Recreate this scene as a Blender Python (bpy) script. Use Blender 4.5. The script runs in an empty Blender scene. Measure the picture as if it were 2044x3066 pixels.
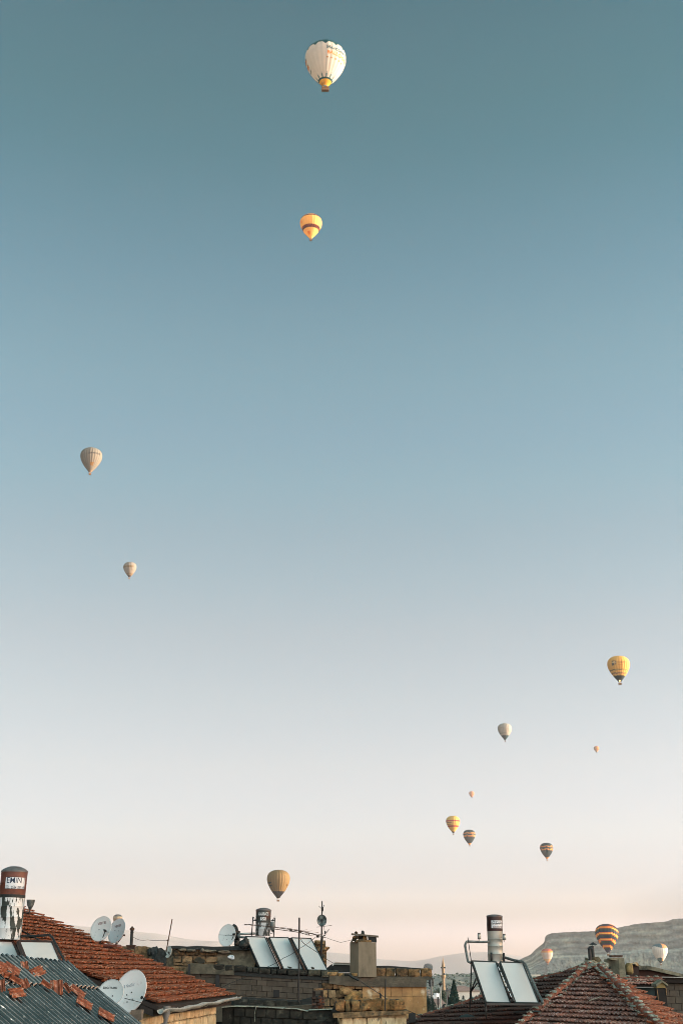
import bpy, bmesh, math, random
from mathutils import Vector, Matrix, noise
random.seed(7)
SC = bpy.context.scene
COL = SC.collection
V = Vector
F = 3680.0
PITCH = math.atan(1377/3680.0)
CP, SP = math.cos(PITCH), math.sin(PITCH)
CAM = V((0, 0, 12.0))
K = CP/F

def P(px, py, Y):
    """world point seen at photo pixel (px, py) and standing Y metres north of the viewer"""
    u = (px-1022)/F; v = (1533-py)/F
    d = V((u, CP-v*SP, SP+v*CP))
    return CAM + d*(Y/d.y)

def PD(px, py, D):
    u = (px-1022)/F; v = (1533-py)/F
    return CAM + V((u, CP-v*SP, SP+v*CP))*D

def proj(w):
    d = w-CAM
    z = d.y*CP+d.z*SP
    return (1022+F*d.x/z, 1533-F*(-d.y*SP+d.z*CP)/z)

ORG = {}

# ------------------------------------------------------------ materials
MATS = {}
def mat(name, c1, c2=None, scale=3.0, rough=0.8, metal=0.0, bump=0.0, bscale=None, c3=None, s3=8.0, t3=0.6, w3=0.08, spec=None, transl=0.0, stretch=None, tint=True, vcol=False):
    if name in MATS: return MATS[name]
    m = bpy.data.materials.new(name); m.use_nodes = True
    nt = m.node_tree; n = nt.nodes; l = nt.links
    b = n['Principled BSDF']; out = n['Material Output']
    tc = n.new('ShaderNodeTexCoord'); co = tc.outputs['Object']
    if stretch:
        mp = n.new('ShaderNodeMapping'); mp.inputs['Scale'].default_value = stretch
        l.new(co, mp.inputs[0]); co = mp.outputs[0]
    c2 = c2 or [v*0.6 for v in c1]
    nz = n.new('ShaderNodeTexNoise'); nz.inputs['Scale'].default_value = scale; nz.inputs['Detail'].default_value = 8; nz.inputs['Roughness'].default_value = .65
    l.new(co, nz.inputs['Vector'])
    rp = n.new('ShaderNodeValToRGB'); rp.color_ramp.elements[0].position = .36; rp.color_ramp.elements[1].position = .64
    rp.color_ramp.elements[0].color = (*c2, 1); rp.color_ramp.elements[1].color = (*c1, 1)
    l.new(nz.outputs['Fac'], rp.inputs[0]); colr = rp.outputs[0]
    if c3:
        n3 = n.new('ShaderNodeTexNoise'); n3.inputs['Scale'].default_value = s3; n3.inputs['Detail'].default_value = 6; n3.inputs['Roughness'].default_value = .6
        l.new(co, n3.inputs['Vector'])
        mr = n.new('ShaderNodeMapRange'); mr.inputs['From Min'].default_value = t3-w3; mr.inputs['From Max'].default_value = t3+w3
        l.new(n3.outputs['Fac'], mr.inputs['Value'])
        mx = n.new('ShaderNodeMix'); mx.data_type = 'RGBA'; mx.inputs[7].default_value = (*c3, 1)
        l.new(mr.outputs[0], mx.inputs[0]); l.new(colr, mx.inputs[6]); colr = mx.outputs[2]
    if tint:
        at = n.new('ShaderNodeAttribute'); at.attribute_name = 'tint'
        mu = n.new('ShaderNodeMix'); mu.data_type = 'RGBA'; mu.blend_type = 'MULTIPLY'; mu.inputs[0].default_value = 1
        l.new(colr, mu.inputs[6]); l.new(at.outputs['Color'], mu.inputs[7]); colr = mu.outputs[2]
    l.new(colr, b.inputs['Base Color'])
    b.inputs['Roughness'].default_value = rough; b.inputs['Metallic'].default_value = metal
    if spec is not None: b.inputs['Specular IOR Level'].default_value = spec
    if bump:
        nb = n.new('ShaderNodeTexNoise'); nb.inputs['Scale'].default_value = bscale or scale*4; nb.inputs['Detail'].default_value = 6
        l.new(co, nb.inputs['Vector'])
        bp = n.new('ShaderNodeBump'); bp.inputs['Strength'].default_value = 1; bp.inputs['Distance'].default_value = bump
        l.new(nb.outputs['Fac'], bp.inputs['Height']); l.new(bp.outputs[0], b.inputs['Normal'])
    if transl:
        tr = n.new('ShaderNodeBsdfTranslucent'); ms = n.new('ShaderNodeMixShader'); ms.inputs[0].default_value = transl
        l.new(colr, tr.inputs['Color']); l.new(b.outputs[0], ms.inputs[1]); l.new(tr.outputs[0], ms.inputs[2]); l.new(ms.outputs[0], out.inputs[0])
    MATS[name] = m
    return m

# ------------------------------------------------------------ mesh builder
class MB:
    def __init__(s): s.v = []; s.f = []; s.t = []; s.tint = (1, 1, 1)
    def add(s, vs, fs, tint=None):
        b = len(s.v); s.v += [V(p) for p in vs]; s.f += [tuple(b+i for i in f) for f in fs]
        s.t += [tint or s.tint]*len(fs)
    def quad(s, a, b, c, d, tint=None): s.add([a, b, c, d], [(0, 1, 2, 3)], tint)
    def box(s, c, ax, ay, az, tint=None, j=0):
        """c centre, ax ay az half vectors"""
        vs = []
        for k in (-1, 1):
            for i, jj in ((-1, -1), (1, -1), (1, 1), (-1, 1)):
                q = c+ax*i+ay*jj+az*k
                if j: q = q+V((random.uniform(-j, j), random.uniform(-j, j), random.uniform(-j, j)))
                vs.append(q)
        s.add(vs, [(3, 2, 1, 0), (4, 5, 6, 7), (0, 1, 5, 4), (1, 2, 6, 5), (2, 3, 7, 6), (3, 0, 4, 7)], tint)
    def aabb(s, x0, x1, y0, y1, z0, z1, tint=None, j=0):
        s.box(V(((x0+x1)/2, (y0+y1)/2, (z0+z1)/2)), V(((x1-x0)/2, 0, 0)), V((0, (y1-y0)/2, 0)), V((0, 0, (z1-z0)/2)), tint, j)
    def ext(s, pts, off, tint=None):
        """polygon prism: pts front outline, off = extrusion vector"""
        n = len(pts); vs = [V(p) for p in pts]+[V(p)+off for p in pts]
        fs = [tuple(range(n)), tuple(range(2*n-1, n-1, -1))]+[(i, i+n, (i+1) % n+n, (i+1) % n) for i in range(n)]
        s.add(vs, fs, tint)
    def pext(s, px, Y, th, tint=None):
        s.ext([P(a, b, Y) for a, b in px], V((0, th, 0)), tint)
    def tube(s, pts, r, n=8, tint=None, r2=None, caps=True):
        pts = [V(p) for p in pts]; m = len(pts); vs = []; up = V((0, 0, 1))
        prev = None
        for i, p in enumerate(pts):
            d = (pts[min(i+1, m-1)]-pts[max(i-1, 0)])
            if d.length < 1e-9: d = V((0, 0, 1))
            d.normalize()
            a = d.cross(up if abs(d.dot(up)) < .95 else V((1, 0, 0))) if prev is None else (prev-d*prev.dot(d))
            if a.length < 1e-6: a = d.orthogonal()
            a.normalize(); prev = a; b = d.cross(a)
            rr = r if r2 is None else r+(r2-r)*i/(m-1)
            for k in range(n):
                t = 2*math.pi*k/n; vs.append(p+(a*math.cos(t)+b*math.sin(t))*rr)
        fs = [(i*n+k, i*n+(k+1) % n, (i+1)*n+(k+1) % n, (i+1)*n+k) for i in range(m-1) for k in range(n)]
        if caps: fs += [tuple(range(n-1, -1, -1)), tuple((m-1)*n+k for k in range(n))]
        s.add(vs, fs, tint)
    def lathe(s, prof, base, axis=V((0, 0, 1)), n=32, tint=None, wob=0):
        """prof [(r, h)] around axis through base"""
        ax = V(axis).normalized(); a = ax.orthogonal().normalized(); b = ax.cross(a); vs = []
        for r, h in prof:
            for k in range(n):
                t = 2*math.pi*k/n
                rr = r*(1+wob*noise.noise(V((math.cos(t)*2, math.sin(t)*2, h*3))))
                vs.append(base+ax*h+(a*math.cos(t)+b*math.sin(t))*rr)
        m = len(prof)
        fs = [(i*n+k, i*n+(k+1) % n, (i+1)*n+(k+1) % n, (i+1)*n+k) for i in range(m-1) for k in range(n)]
        if prof[0][0] > 1e-4: fs.append(tuple(range(n-1, -1, -1)))
        if prof[-1][0] > 1e-4: fs.append(tuple((m-1)*n+k for k in range(n)))
        s.add(vs, fs, tint)
    def rock(s, c, rx, ry, rz, tint=None, amp=.35, seed=None, sub=2):
        bm = bmesh.new(); bmesh.ops.create_icosphere(bm, subdivisions=sub, radius=1)
        sd = random.uniform(0, 100) if seed is None else seed
        vs = []
        for q in bm.verts:
            k = 1+amp*noise.noise(q.co*1.3+V((sd, 0, 0)))
            m = max(abs(q.co.x), abs(q.co.y), abs(q.co.z)); k *= (1+(1/m-1)*.45)
            vs.append(c+V((q.co.x*rx, q.co.y*ry, q.co.z*rz))*k)
        s.add(vs, [tuple(v.index for v in f.verts) for f in bm.faces], tint); bm.free()
    def rbox(s, c, ax, ay, az, tint=None, amp=.10, cuts=3):
        sd = random.uniform(0, 100); n = cuts+1; vs = {}; L = min(ax.length, ay.length, az.length); fs = []
        def vid(i, j, k):
            if (i, j, k) not in vs:
                x, y, z = 2*i/n-1, 2*j/n-1, 2*k/n-1
                ed = sorted((abs(x), abs(y), abs(z)))[1]; r_ = 1-.10*ed**4
                q = c+ax*x*r_+ay*y*r_+az*z*r_
                q = q+V((noise.noise(q*5+V((sd, 0, 0))), noise.noise(q*5+V((0, sd, 0))), noise.noise(q*5+V((0, 0, sd)))))*amp*2*L
                vs[(i, j, k)] = (len(vs), q)
            return vs[(i, j, k)][0]
        for a in range(n):
            for b in range(n):
                for e in (0, n):
                    for f in ((lambda u, v: (e, u, v)), (lambda u, v: (u, e, v)), (lambda u, v: (u, v, e))):
                        fs.append(tuple(vid(*f(*w)) for w in ((a, b), (a+1, b), (a+1, b+1), (a, b+1))))
        s.add([q for i_, q in sorted(vs.values(), key=lambda t: t[0])], fs, tint)
    def build(s, name, m, parent=None, smooth=False, loc=None, recalc=False):
        org = V((0, 0, 0))
        if parent is not None: org = ORG.get(parent.name, V((0, 0, 0)))
        elif loc is not None: org = V(loc)
        me = bpy.data.meshes.new(name)
        me.from_pydata([p-org for p in s.v], [], s.f)
        at = me.attributes.new('tint', 'FLOAT_COLOR', 'FACE')
        flat = []
        for t in s.t: flat += [t[0], t[1], t[2], 1.0]
        at.data.foreach_set('color', flat)
        if recalc:
            bm = bmesh.new(); bm.from_mesh(me); bmesh.ops.recalc_face_normals(bm, faces=bm.faces); bm.to_mesh(me); bm.free()
        if smooth:
            me.polygons.foreach_set('use_smooth', [True]*len(me.polygons))
            if smooth == 'auto': me.set_sharp_from_angle(angle=math.radians(35))
        me.materials.append(m); me.update()
        o = bpy.data.objects.new(name, me); COL.objects.link(o)
        ORG[o.name] = org
        if parent is not None: o.parent = parent
        else: o.location = org
        return o

def tag(o, label, cat, group=None, kind=None):
    if label: o['label'] = label
    if cat: o['category'] = cat
    if group: o['group'] = group
    if kind: o['kind'] = kind
    return o

def thing(name, loc, label, cat, group=None):
    o = bpy.data.objects.new(name, None); COL.objects.link(o); o.location = loc
    o.empty_display_size = .2
    ORG[o.name] = V(loc)
    return tag(o, label, cat, group)

def rt(lo=.75, hi=1.15, warm=.06):
    g = random.uniform(lo, hi); w = random.uniform(-warm, warm)
    return (g*(1+w), g, g*(1-w))

def text_geo(s, size=1.0, bold=0.0, res=2):
    cu = bpy.data.curves.new('t', 'FONT'); cu.body = s; cu.size = size; cu.align_x = 'CENTER'; cu.align_y = 'CENTER'; cu.offset = bold; cu.resolution_u = res
    o = bpy.data.objects.new('t', cu); COL.objects.link(o)
    dg = bpy.context.evaluated_depsgraph_get(); dg.update()
    me = o.evaluated_get(dg).to_mesh()
    bm = bmesh.new(); bm.from_mesh(me); bmesh.ops.triangulate(bm, faces=bm.faces)
    vs = [q.co.copy() for q in bm.verts]; fs = [tuple(v.index for v in f.verts) for f in bm.faces]; bm.free()
    bpy.data.objects.remove(o); bpy.data.curves.remove(cu)
    return vs, fs

def text_on(mb, s, width, height, fn, bold=0.0, tint=None, res=2, maxfrac=1.0):
    """letters fitted into width x height, each vertex mapped by fn(x, y); maxfrac trims letters running round an edge"""
    vs, fs = text_geo(s, 1.0, bold, res)
    x0 = min(v.x for v in vs); x1 = max(v.x for v in vs); y0 = min(v.y for v in vs); y1 = max(v.y for v in vs)
    out = [fn(((v.x-x0)/(x1-x0)-.5)*width, ((v.y-y0)/(y1-y0)-.5)*height) for v in vs]
    mb.add(out, fs, tint)

# masonry: jittered blocks in one mesh in front of a mortar core
def blocks(mb, o, U, D, N, L, H, bw, bh, jit=.01, depth=.08, lo=.7, hi=1.15, warm=.06, skip=None, gap=.012, varw=.25, rows=None):
    U = U.normalized(); D = D.normalized(); N = N.normalized()
    y = 0; r = 0
    while y < H-1e-6:
        h = bh*(1+random.uniform(-.08, .08)) if rows is None else rows
        h = min(h, H-y)
        if h < bh*.3: break
        x = -(bw*.5 if r % 2 else 0)*random.uniform(.8, 1.1)
        while x < L:
            w = bw*(1+random.uniform(-varw, varw)); a = max(x, 0); b = min(x+w, L)
            if b-a > .05 and not (skip and skip((a+b)/2, y+h/2)):
                c = o+U*((a+b)/2)+D*(y+h/2)+N*(depth/2*random.uniform(.6, 1.2))
                (mb.box(c, U*((b-a)/2-gap/2), D*(h/2-gap/2), N*(depth/2), rt(lo, hi, warm), jit) if jit < .015 else mb.rbox(c, U*((b-a)/2-gap/2), D*(h/2-gap/2), N*(depth/2+.02), rt(lo, hi, warm), min(.35, jit*7)))
            x += w
        y += h; r += 1

# clay interlocking tiles laid over a planar polygon, courses along U, ribs along Vr (per course)
def tiles(mb, poly, U, D, N, alpha, expo=.385, tw=.25, lo=.7, hi=1.2, warm=.1, trim=.5, rib=.028, step=.10):
    """poly: world points in plane; U row dir; D downslope dir; ribs run along D+alpha*U"""
    o = poly[0]
    q = [((p-o).dot(U), (p-o).dot(D)) for p in poly]
    # solve coordinates in skewed basis (U, W=D+alpha U): u' = u - alpha v
    q = [(u-alpha*v, v) for u, v in q]
    v0 = min(b for a, b in q); v1 = max(b for a, b in q)
    nr = int(math.ceil((v1-v0)/expo)); W = D+U*alpha
    for r in range(nr):
        va = v1-(r+1)*expo; vm = va+expo*.5; xs = []
        for i in range(len(q)):
            (a, b), (c, d) = q[i], q[(i+1) % len(q)]
            if (b-vm)*(d-vm) < 0: xs.append(a+(c-a)*(vm-b)/(d-b))
        xs.sort()
        for i in range(0, len(xs)-1, 2):
            ua, ub = xs[i], xs[i+1]
            k = math.floor(ua/tw)
            while k*tw < ub:
                c = (k+.5)*tw
                if ua-trim*.2 < c < ub+trim*.2:
                    t = rt(lo, hi, warm); dz = random.uniform(-.006, .01); dv = random.uniform(-.018, .018); sk = random.uniform(-.008, .008)
                    prof = []
                    S = 12
                    for s_ in range(S+1):
                        f = s_/S; cc_ = math.cos(2*math.pi*f*2); h = rib*max(0, cc_)**.8 if cc_ > 0 else -.006
                        prof.append((k*tw+f*tw*.99, h))
                    up = []; lo_ = []; fr = []; bk = []
                    for x, h in prof:
                        up.append(o+U*(x)+W*(va-.03)+N*(h+.018+dz)); lo_.append(o+U*(x+sk)+W*(va+expo+.02+dv)+N*(h+step+dz))
                        fr.append(o+U*(x+sk)+W*(va+expo+.02+dv)+N*(h+step-.02+dz)); bk.append(o+U*x+W*(va+expo*.5)+N*(h*.8+.018+(step-.018)*.45-.012+dz))
                    n = S+1
                    fs = [(j, j+1, n+j+1, n+j) for j in range(S)]+[(n+j, n+j+1, 2*n+j+1, 2*n+j) for j in range(S)]+[(2*n+j, 2*n+j+1, 3*n+j+1, 3*n+j) for j in range(S)]
                    mb.add(up+lo_+fr+bk, fs, t)
                k += 1

def plane_axes(a, b, c):
    N = (b-a).cross(c-a).normalized()
    if N.z < 0: N = -N
    U = V((0, 0, 1)).cross(N).normalized()   # horizontal in plane
    if U.x < 0: U = -U
    D = N.cross(U).normalized()
    if D.z > 0: D = -D
    return U, D, N

def img_dir(p, U, D, slope, guess):
    """in-plane direction D+a*U whose picture slope (dpy/dpx) at p equals slope"""
    best = None
    for i in range(-400, 401):
        a = i/100.0
        w = (D+U*a); x0, y0 = proj(p); x1, y1 = proj(p+w*.05)
        dx, dy = x1-x0, y1-y0
        ang = math.atan2(dy, dx); e = abs((ang-guess+math.pi) % (2*math.pi)-math.pi)
        if best is None or e < best[0]: best = (e, a)
    return best[1]
def row_dir(p, U, D, ang):
    best = None
    for i in range(-200, 201):
        a = i/200.0; w = U+D*a; x0, y0 = proj(p); x1, y1 = proj(p+w*.05)
        e = abs(math.atan2(y1-y0, x1-x0)-ang)
        if best is None or e < best[0]: best = (e, a)
    return best[1]

def captiles(mb, mo, pts, r=.1, L=.36, N=V((0, 0, 1)), mort=True, seed=0, side=.17):
    """half round ridge tiles along a polyline (one mesh) bedded in lumpy mortar (another)"""
    random.seed(100+seed)
    for a, b in zip(pts, pts[1:]):
        d = (b-a); n = max(1, round(d.length/L)); d.normalize(); sd = d.cross(N).normalized(); up = sd.cross(d).normalized()
        st = (b-a).length/n
        for i in range(n):
            p0 = a+d*(i*st); t = rt(.65, 1.25, .1); m = 8; vs = []
            ra = r*random.uniform(.95, 1.1)
            for e, (off, rr) in enumerate(((-.02, ra*1.12), (st*.16, ra*1.12), (st*.17, ra*.95), (st+.02, ra*.88))):
                for k in range(m+1):
                    th = math.pi*k/m
                    vs.append(p0+d*off+sd*math.cos(th)*rr+up*(math.sin(th)*rr+.075+random.uniform(-.003, .003)))
            fs = [(e*(m+1)+k, e*(m+1)+k+1, (e+1)*(m+1)+k+1, (e+1)*(m+1)+k) for e in range(3) for k in range(m)]
            fs.append(tuple(range(m+1))); fs.append(tuple(3*(m+1)+k for k in range(m, -1, -1)))
            mb.add(vs, fs, t)
        if mort:
            n2 = int((b-a).length/.045)
            for i in range(n2):
                for s_ in (-1, 1):
                    p0 = a+d*(i*.045+random.uniform(-.02, .02))+sd*s_*(r*random.uniform(.85, side/r))+up*random.uniform(.0, .07)
                    q = random.uniform(.03, .06)
                    mo.rock(p0, q, q, q*random.uniform(.4, .8), rt(.6, 1.3, .04), .7, sub=1)
                for _q in range(3 if i % 8 in (7, 0, 1) and (i//8) % 4 != 2 else 0):
                    p0 = a+d*(i*.045)+up*(r*.98+.07)+sd*random.uniform(-.09, .09); mo.rock(p0, .055, .06, .03, rt(.7, 1.3, .04), .6, sub=1)
    random.seed(seed)
EXPO = 1.5
SUN_E = 5.0
HAZE = 0.55e-4
SKYCORR = [(0, (0.837, 0.939, 2.83)), (1.52, (0.837, 0.939, 2.83)), (2.36, (0.456, 0.533, 1.284)), (3.63, (0.47, 0.58, 1.249)), (5.79, (0.803, 0.814, 1.247)), (8.74, (0.989, 0.899, 1.113)), (11.76, (1.026, 0.929, 1.028)), (14.82, (1.018, 0.927, 0.964)), (17.14, (0.94, 0.938, 0.96)), (19.47, (0.871, 0.931, 0.944)), (21.81, (0.794, 0.963, 0.968)), (24.14, (0.746, 0.951, 0.968)), (26.46, (0.718, 0.958, 0.95)), (28.76, (0.658, 0.924, 0.914)), (31.41, (0.537, 0.85, 0.854)), (34.01, (0.434, 0.784, 0.78)), (36.48, (0.334, 0.718, 0.697)), (39.04, (0.298, 0.68, 0.643)), (41.11, (0.287, 0.659, 0.63)), (43.13, (0.25, 0.615, 0.597)), (48, (0.25, 0.615, 0.597)), (62, (0.7, 1.107, 0.895)), (90, (0.8, 1.23, 0.955))]

SOUTH = (5.0, 3.9, 3.4)
# ------------------------------------------------------------ camera, light, sky
cam = bpy.data.cameras.new('camera'); co = bpy.data.objects.new('camera', cam); COL.objects.link(co); SC.camera = co
co.location = CAM; co.rotation_euler = (math.pi/2+PITCH, 0, 0)
cam.sensor_fit = 'VERTICAL'; cam.sensor_height = 36; cam.lens = 36*F/3066; cam.clip_end = 60000; cam.clip_start = .1
SC.render.resolution_x = 682; SC.render.resolution_y = 1024
SC.view_settings.view_transform = 'Standard'; SC.view_settings.look = 'None'; SC.view_settings.gamma = 1
SC.view_settings.exposure = EXPO
SC.cycles.filter_width = 0.9; SC.render.filter_size = 0.9
SUN_EL = 5.0
w = bpy.data.worlds.new('World'); SC.world = w; w.use_nodes = True
nt = w.node_tree; n = nt.nodes; l = nt.links
sk = n.new('ShaderNodeTexSky'); sk.sky_type = 'NISHITA'; sk.sun_disc = False; sk.sun_elevation = math.radians(SUN_EL); sk.sun_rotation = math.radians(90)
tc = n.new('ShaderNodeTexCoord'); sx = n.new('ShaderNodeSeparateXYZ'); l.new(tc.outputs['Generated'], sx.inputs[0])
rp = n.new('ShaderNodeValToRGB'); cr = rp.color_ramp
while len(cr.elements) > 1: cr.elements.remove(cr.elements[-1])
for i, (el, c) in enumerate(SKYCORR):
    pos = math.sin(math.radians(el))
    e = cr.elements[0] if i == 0 else cr.elements.new(pos)
    e.position = pos; e.color = (c[0]/8, c[1]/8, c[2]/8, 1)
l.new(sx.outputs['Z'], rp.inputs[0])
mu = n.new('ShaderNodeMix'); mu.data_type = 'RGBA'; mu.blend_type = 'MULTIPLY'; mu.inputs[0].default_value = 1
l.new(sk.outputs[0], mu.inputs[6]); l.new(rp.outputs[0], mu.inputs[7])
vs_ = n.new('ShaderNodeVectorMath'); vs_.operation = 'SCALE'; vs_.inputs['Scale'].default_value = 8
f1_ = n.new('ShaderNodeMapRange'); f1_.inputs['From Min'].default_value = -.8; f1_.inputs['From Max'].default_value = -.33; f1_.inputs['To Min'].default_value = .12; f1_.interpolation_type = 'SMOOTHSTEP'
l.new(sx.outputs['X'], f1_.inputs['Value'])
f2_ = n.new('ShaderNodeMapRange'); f2_.inputs['From Min'].default_value = -.6; f2_.inputs['From Max'].default_value = .45; f2_.inputs['To Min'].default_value = 1; f2_.inputs['To Max'].default_value = 0; f2_.interpolation_type = 'SMOOTHSTEP'
l.new(sx.outputs['Y'], f2_.inputs['Value'])
fc_ = n.new('ShaderNodeMix'); fc_.data_type = 'RGBA'; fc_.clamp_factor = True; fc_.inputs[6].default_value = (1, 1, 1, 1); fc_.inputs[7].default_value = (*SOUTH, 1); l.new(f2_.outputs[0], fc_.inputs[0])
mu2 = n.new('ShaderNodeMix'); mu2.data_type = 'RGBA'; mu2.blend_type = 'MULTIPLY'; mu2.inputs[0].default_value = 1; l.new(mu.outputs[2], mu2.inputs[6]); l.new(fc_.outputs[2], mu2.inputs[7])
f4_ = n.new('ShaderNodeMath'); f4_.operation = 'MULTIPLY'; f4_.inputs[1].default_value = 8; l.new(f1_.outputs[0], f4_.inputs[0]); l.new(f4_.outputs[0], vs_.inputs['Scale'])
l.new(mu2.outputs[2], vs_.inputs[0]); l.new(vs_.outputs[0], n['Background'].inputs[0]); n['Background'].inputs[1].default_value = .12
sun = bpy.data.lights.new('sun', 'SUN'); sun.energy = SUN_E; sun.angle = math.radians(.5); sun.color = (1, .83, .62)
so = bpy.data.objects.new('sun', sun); COL.objects.link(so)
sd = V((math.cos(math.radians(SUN_EL)), 0, math.sin(math.radians(SUN_EL))))
so.rotation_euler = sd.to_track_quat('Z', 'Y').to_euler(); so.location = (200, 0, 80)

# haze
if HAZE:
    mb = MB(); mb.aabb(-3700, 2400, -300, 11500, -15, 640)
    hm = bpy.data.materials.new('morning_haze'); hm.use_nodes = True; hn = hm.node_tree.nodes; hl = hm.node_tree.links
    hn.remove(hn['Principled BSDF']); pv = hn.new('ShaderNodeVolumePrincipled'); pv.inputs['Density'].default_value = HAZE; pv.inputs['Color'].default_value = (.88, .91, 1.0, 1); pv.inputs['Anisotropy'].default_value = 0.0
    hl.new(pv.outputs[0], hn['Material Output'].inputs['Volume'])
    tag(mb.build('haze', hm), None, None, None, 'stuff')

# ------------------------------------------------------------ terrain
M_ground = mat('dry_ground', (.20, .17, .13), (.13, .115, .09), scale=.05, c3=(.10, .11, .06), s3=.02, t3=.58, tint=False)
def gz(x, y):
    t = min(1, max(0, (y-110)/500.0)); t = t*t*(3-2*t)
    return -10*t + (noise.noise(V((x*.004, y*.004, 0)))*1.6 if y > 200 else 0)
ys = [-300, -50, 30, 60, 90, 120, 160, 220, 300, 400, 520, 700, 900, 1200, 1600, 2100, 2700, 3500, 5000, 8000, 11400]
xs = [-3600, -2400, -1500, -900, -500, -300, -180, -100, -50, 0, 50, 100, 160, 220, 300, 420, 600, 900, 1400, 2300]
mb = MB()
mb.v = [V((x, y, gz(x, y))) for y in ys for x in xs]; nx = len(xs)
mb.f = [(j*nx+i, j*nx+i+1, (j+1)*nx+i+1, (j+1)*nx+i) for j in range(len(ys)-1) for i in range(nx-1)]; mb.t = [(1, 1, 1)]*len(mb.f)
tag(mb.build('ground', M_ground, smooth=True), None, None, kind='structure')

def interp(pts, x):
    if x <= pts[0][0]: return pts[0][1]
    for (a, b), (c, d) in zip(pts, pts[1:]):
        if x <= c: return b+(d-b)*(x-a)/(c-a)
    return pts[-1][1]

# hill added out of view past the right edge: keeps the low sun off the roofs
mb = MB(); hx = [170+i*14 for i in range(34)]; hy = [-230+j*20 for j in range(24)]
for y in hy:
    for x in hx:
        a = max(0, 1-abs((x-400)/230)**2); b = max(0, 1-abs((y-5)/230)**4)
        mb.v.append(V((x, y, -3+62*a*b+3*noise.noise(V((x*.03, y*.03, 3))))))
mb.f = [(j*34+i, j*34+i+1, (j+1)*34+i+1, (j+1)*34+i) for j in range(23) for i in range(33)]; mb.t = [(1, 1, 1)]*len(mb.f)
tag(mb.build('unseen_shade_hill', M_ground, smooth=True), None, None, kind='structure')

# mesa
M_mesa = mat('mesa_rock', (.27, .255, .225), (.105, .107, .098), scale=.035, rough=.95, c3=(.32, .28, .22), s3=.012, t3=.56, w3=.06, bump=5, bscale=.05, stretch=(1, 1, 2.4), tint=True)
out = [(1420, 2914), (1470, 2905), (1555, 2873), (1587, 2858), (1604, 2841), (1628, 2822), (1630, 2808), (1636, 2799), (1651, 2794), (1700, 2790.5), (1783, 2788), (1846, 2778), (1876, 2772), (1905, 2766), (1994, 2759), (2012, 2752), (2044, 2750), (2150, 2744), (2240, 2738), (2420, 2700), (2600, 2600), (2800, 2520), (3000, 2560), (3200, 2860)]  # high unseen end past the right edge added to shade the mesa face
mb = MB(); NX = 760; NS = 84; x0, x1 = 1420, 3200
YB, YT = 2520., 2760.
def mesa_p(px, s):
    # foot to rim (s 0..1), then the flat top running back
    py = interp(out, px); top = P(px, py+1.2*noise.noise(V((px*.08, 0, 0))), YT)
    H = top.z+10
    hfull = (2916-2755)*K*YT
    h = s*H; f = h/ hfull
    # slope: badlands talus below, ledge, cliff above
    dy = 0
    if s < .5: dy = s/.5*.62
    elif s < .55: dy = .62+(s-.5)/.05*.12
    elif s < .9: dy = .74+(s-.55)/.35*.22
    else: dy = .96+(s-.9)/.1*.04
    Y = YB+(YT-YB)*dy
    X = (top.x)*1.0
    def rg(v): return 1-2*abs(noise.noise(v))
    gul = rg(V((X*.022+h*.004, h*.006, 0)))*.9+rg(V((X*.055-h*.01, h*.016, 5)))*.65+.45*rg(V((X*.14+h*.02, h*.05, 9)))+.3*noise.noise(V((X*.3, h*.25, 2)))-.6
    k_ = 1.0 if s < .42 else max(.16, 1-(s-.42)*6)
    Y += -gul*17*k_*min(1, (1-s)*9)*min(1, s*8+.2)
    Y += (2.4*math.sin(h*.50+2.5*noise.noise(V((X*.012, 0, 1))))+3*noise.noise(V((X*.05, h*.2, 4))))*(1 if s > .5 else .15)*min(1, (1-s)*9)
    cv = min(1, max(0, (px-2250)/600)); Y -= 500*cv*cv*(3-2*cv)*(1-.3*s)  # unseen right end bent forward so its shadow runs along the face
    Yr = Y; X = top.x*(Yr/YT)
    z = -10+h
    # keep skyline: project rim height at its own depth
    return V((X, Yr, 12+(z-12)*(Yr/YT)))
for j in range(NS+1):
    for i in range(NX+1): mb.v.append(mesa_p(x0+(x1-x0)*i/NX, j/NS))
for Yb in (2900, 3300):
    for i in range(NX+1):
        q = mesa_p(x0+(x1-x0)*i/NX, 1); mb.v.append(V((q.x*Yb/YT*1.0, Yb, q.z-(Yb-YT)*.03)))
tot = NS+3
for j in range(tot-1):
    for i in range(NX):
        a = j*(NX+1)+i; mb.f.append((a, a+1, a+NX+2, a+NX+1))
        s = j/NS
        q = 1.0
        n_ = noise.noise(V((i*.02, s*3, 0))); n2_ = noise.noise(V((i*.35, s*22, 3)))
        if .5+.03*n_ <= s < .545+.03*n_: q = 1.55
        elif .93 < s: q = .62
        elif s >= .545: q = .80+.28*math.sin(s*46+n_*3)+.25*noise.noise(V((i*.05, s*40, 7)))
        else: q = 1.0+.35*noise.noise(V((i*.3, s*9, 7)))
        q = max(.3, q*(1+.42*n2_))
        mb.t.append((q, q, q*.97))
tag(mb.build('mesa', M_mesa), None, None, kind='structure')

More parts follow.
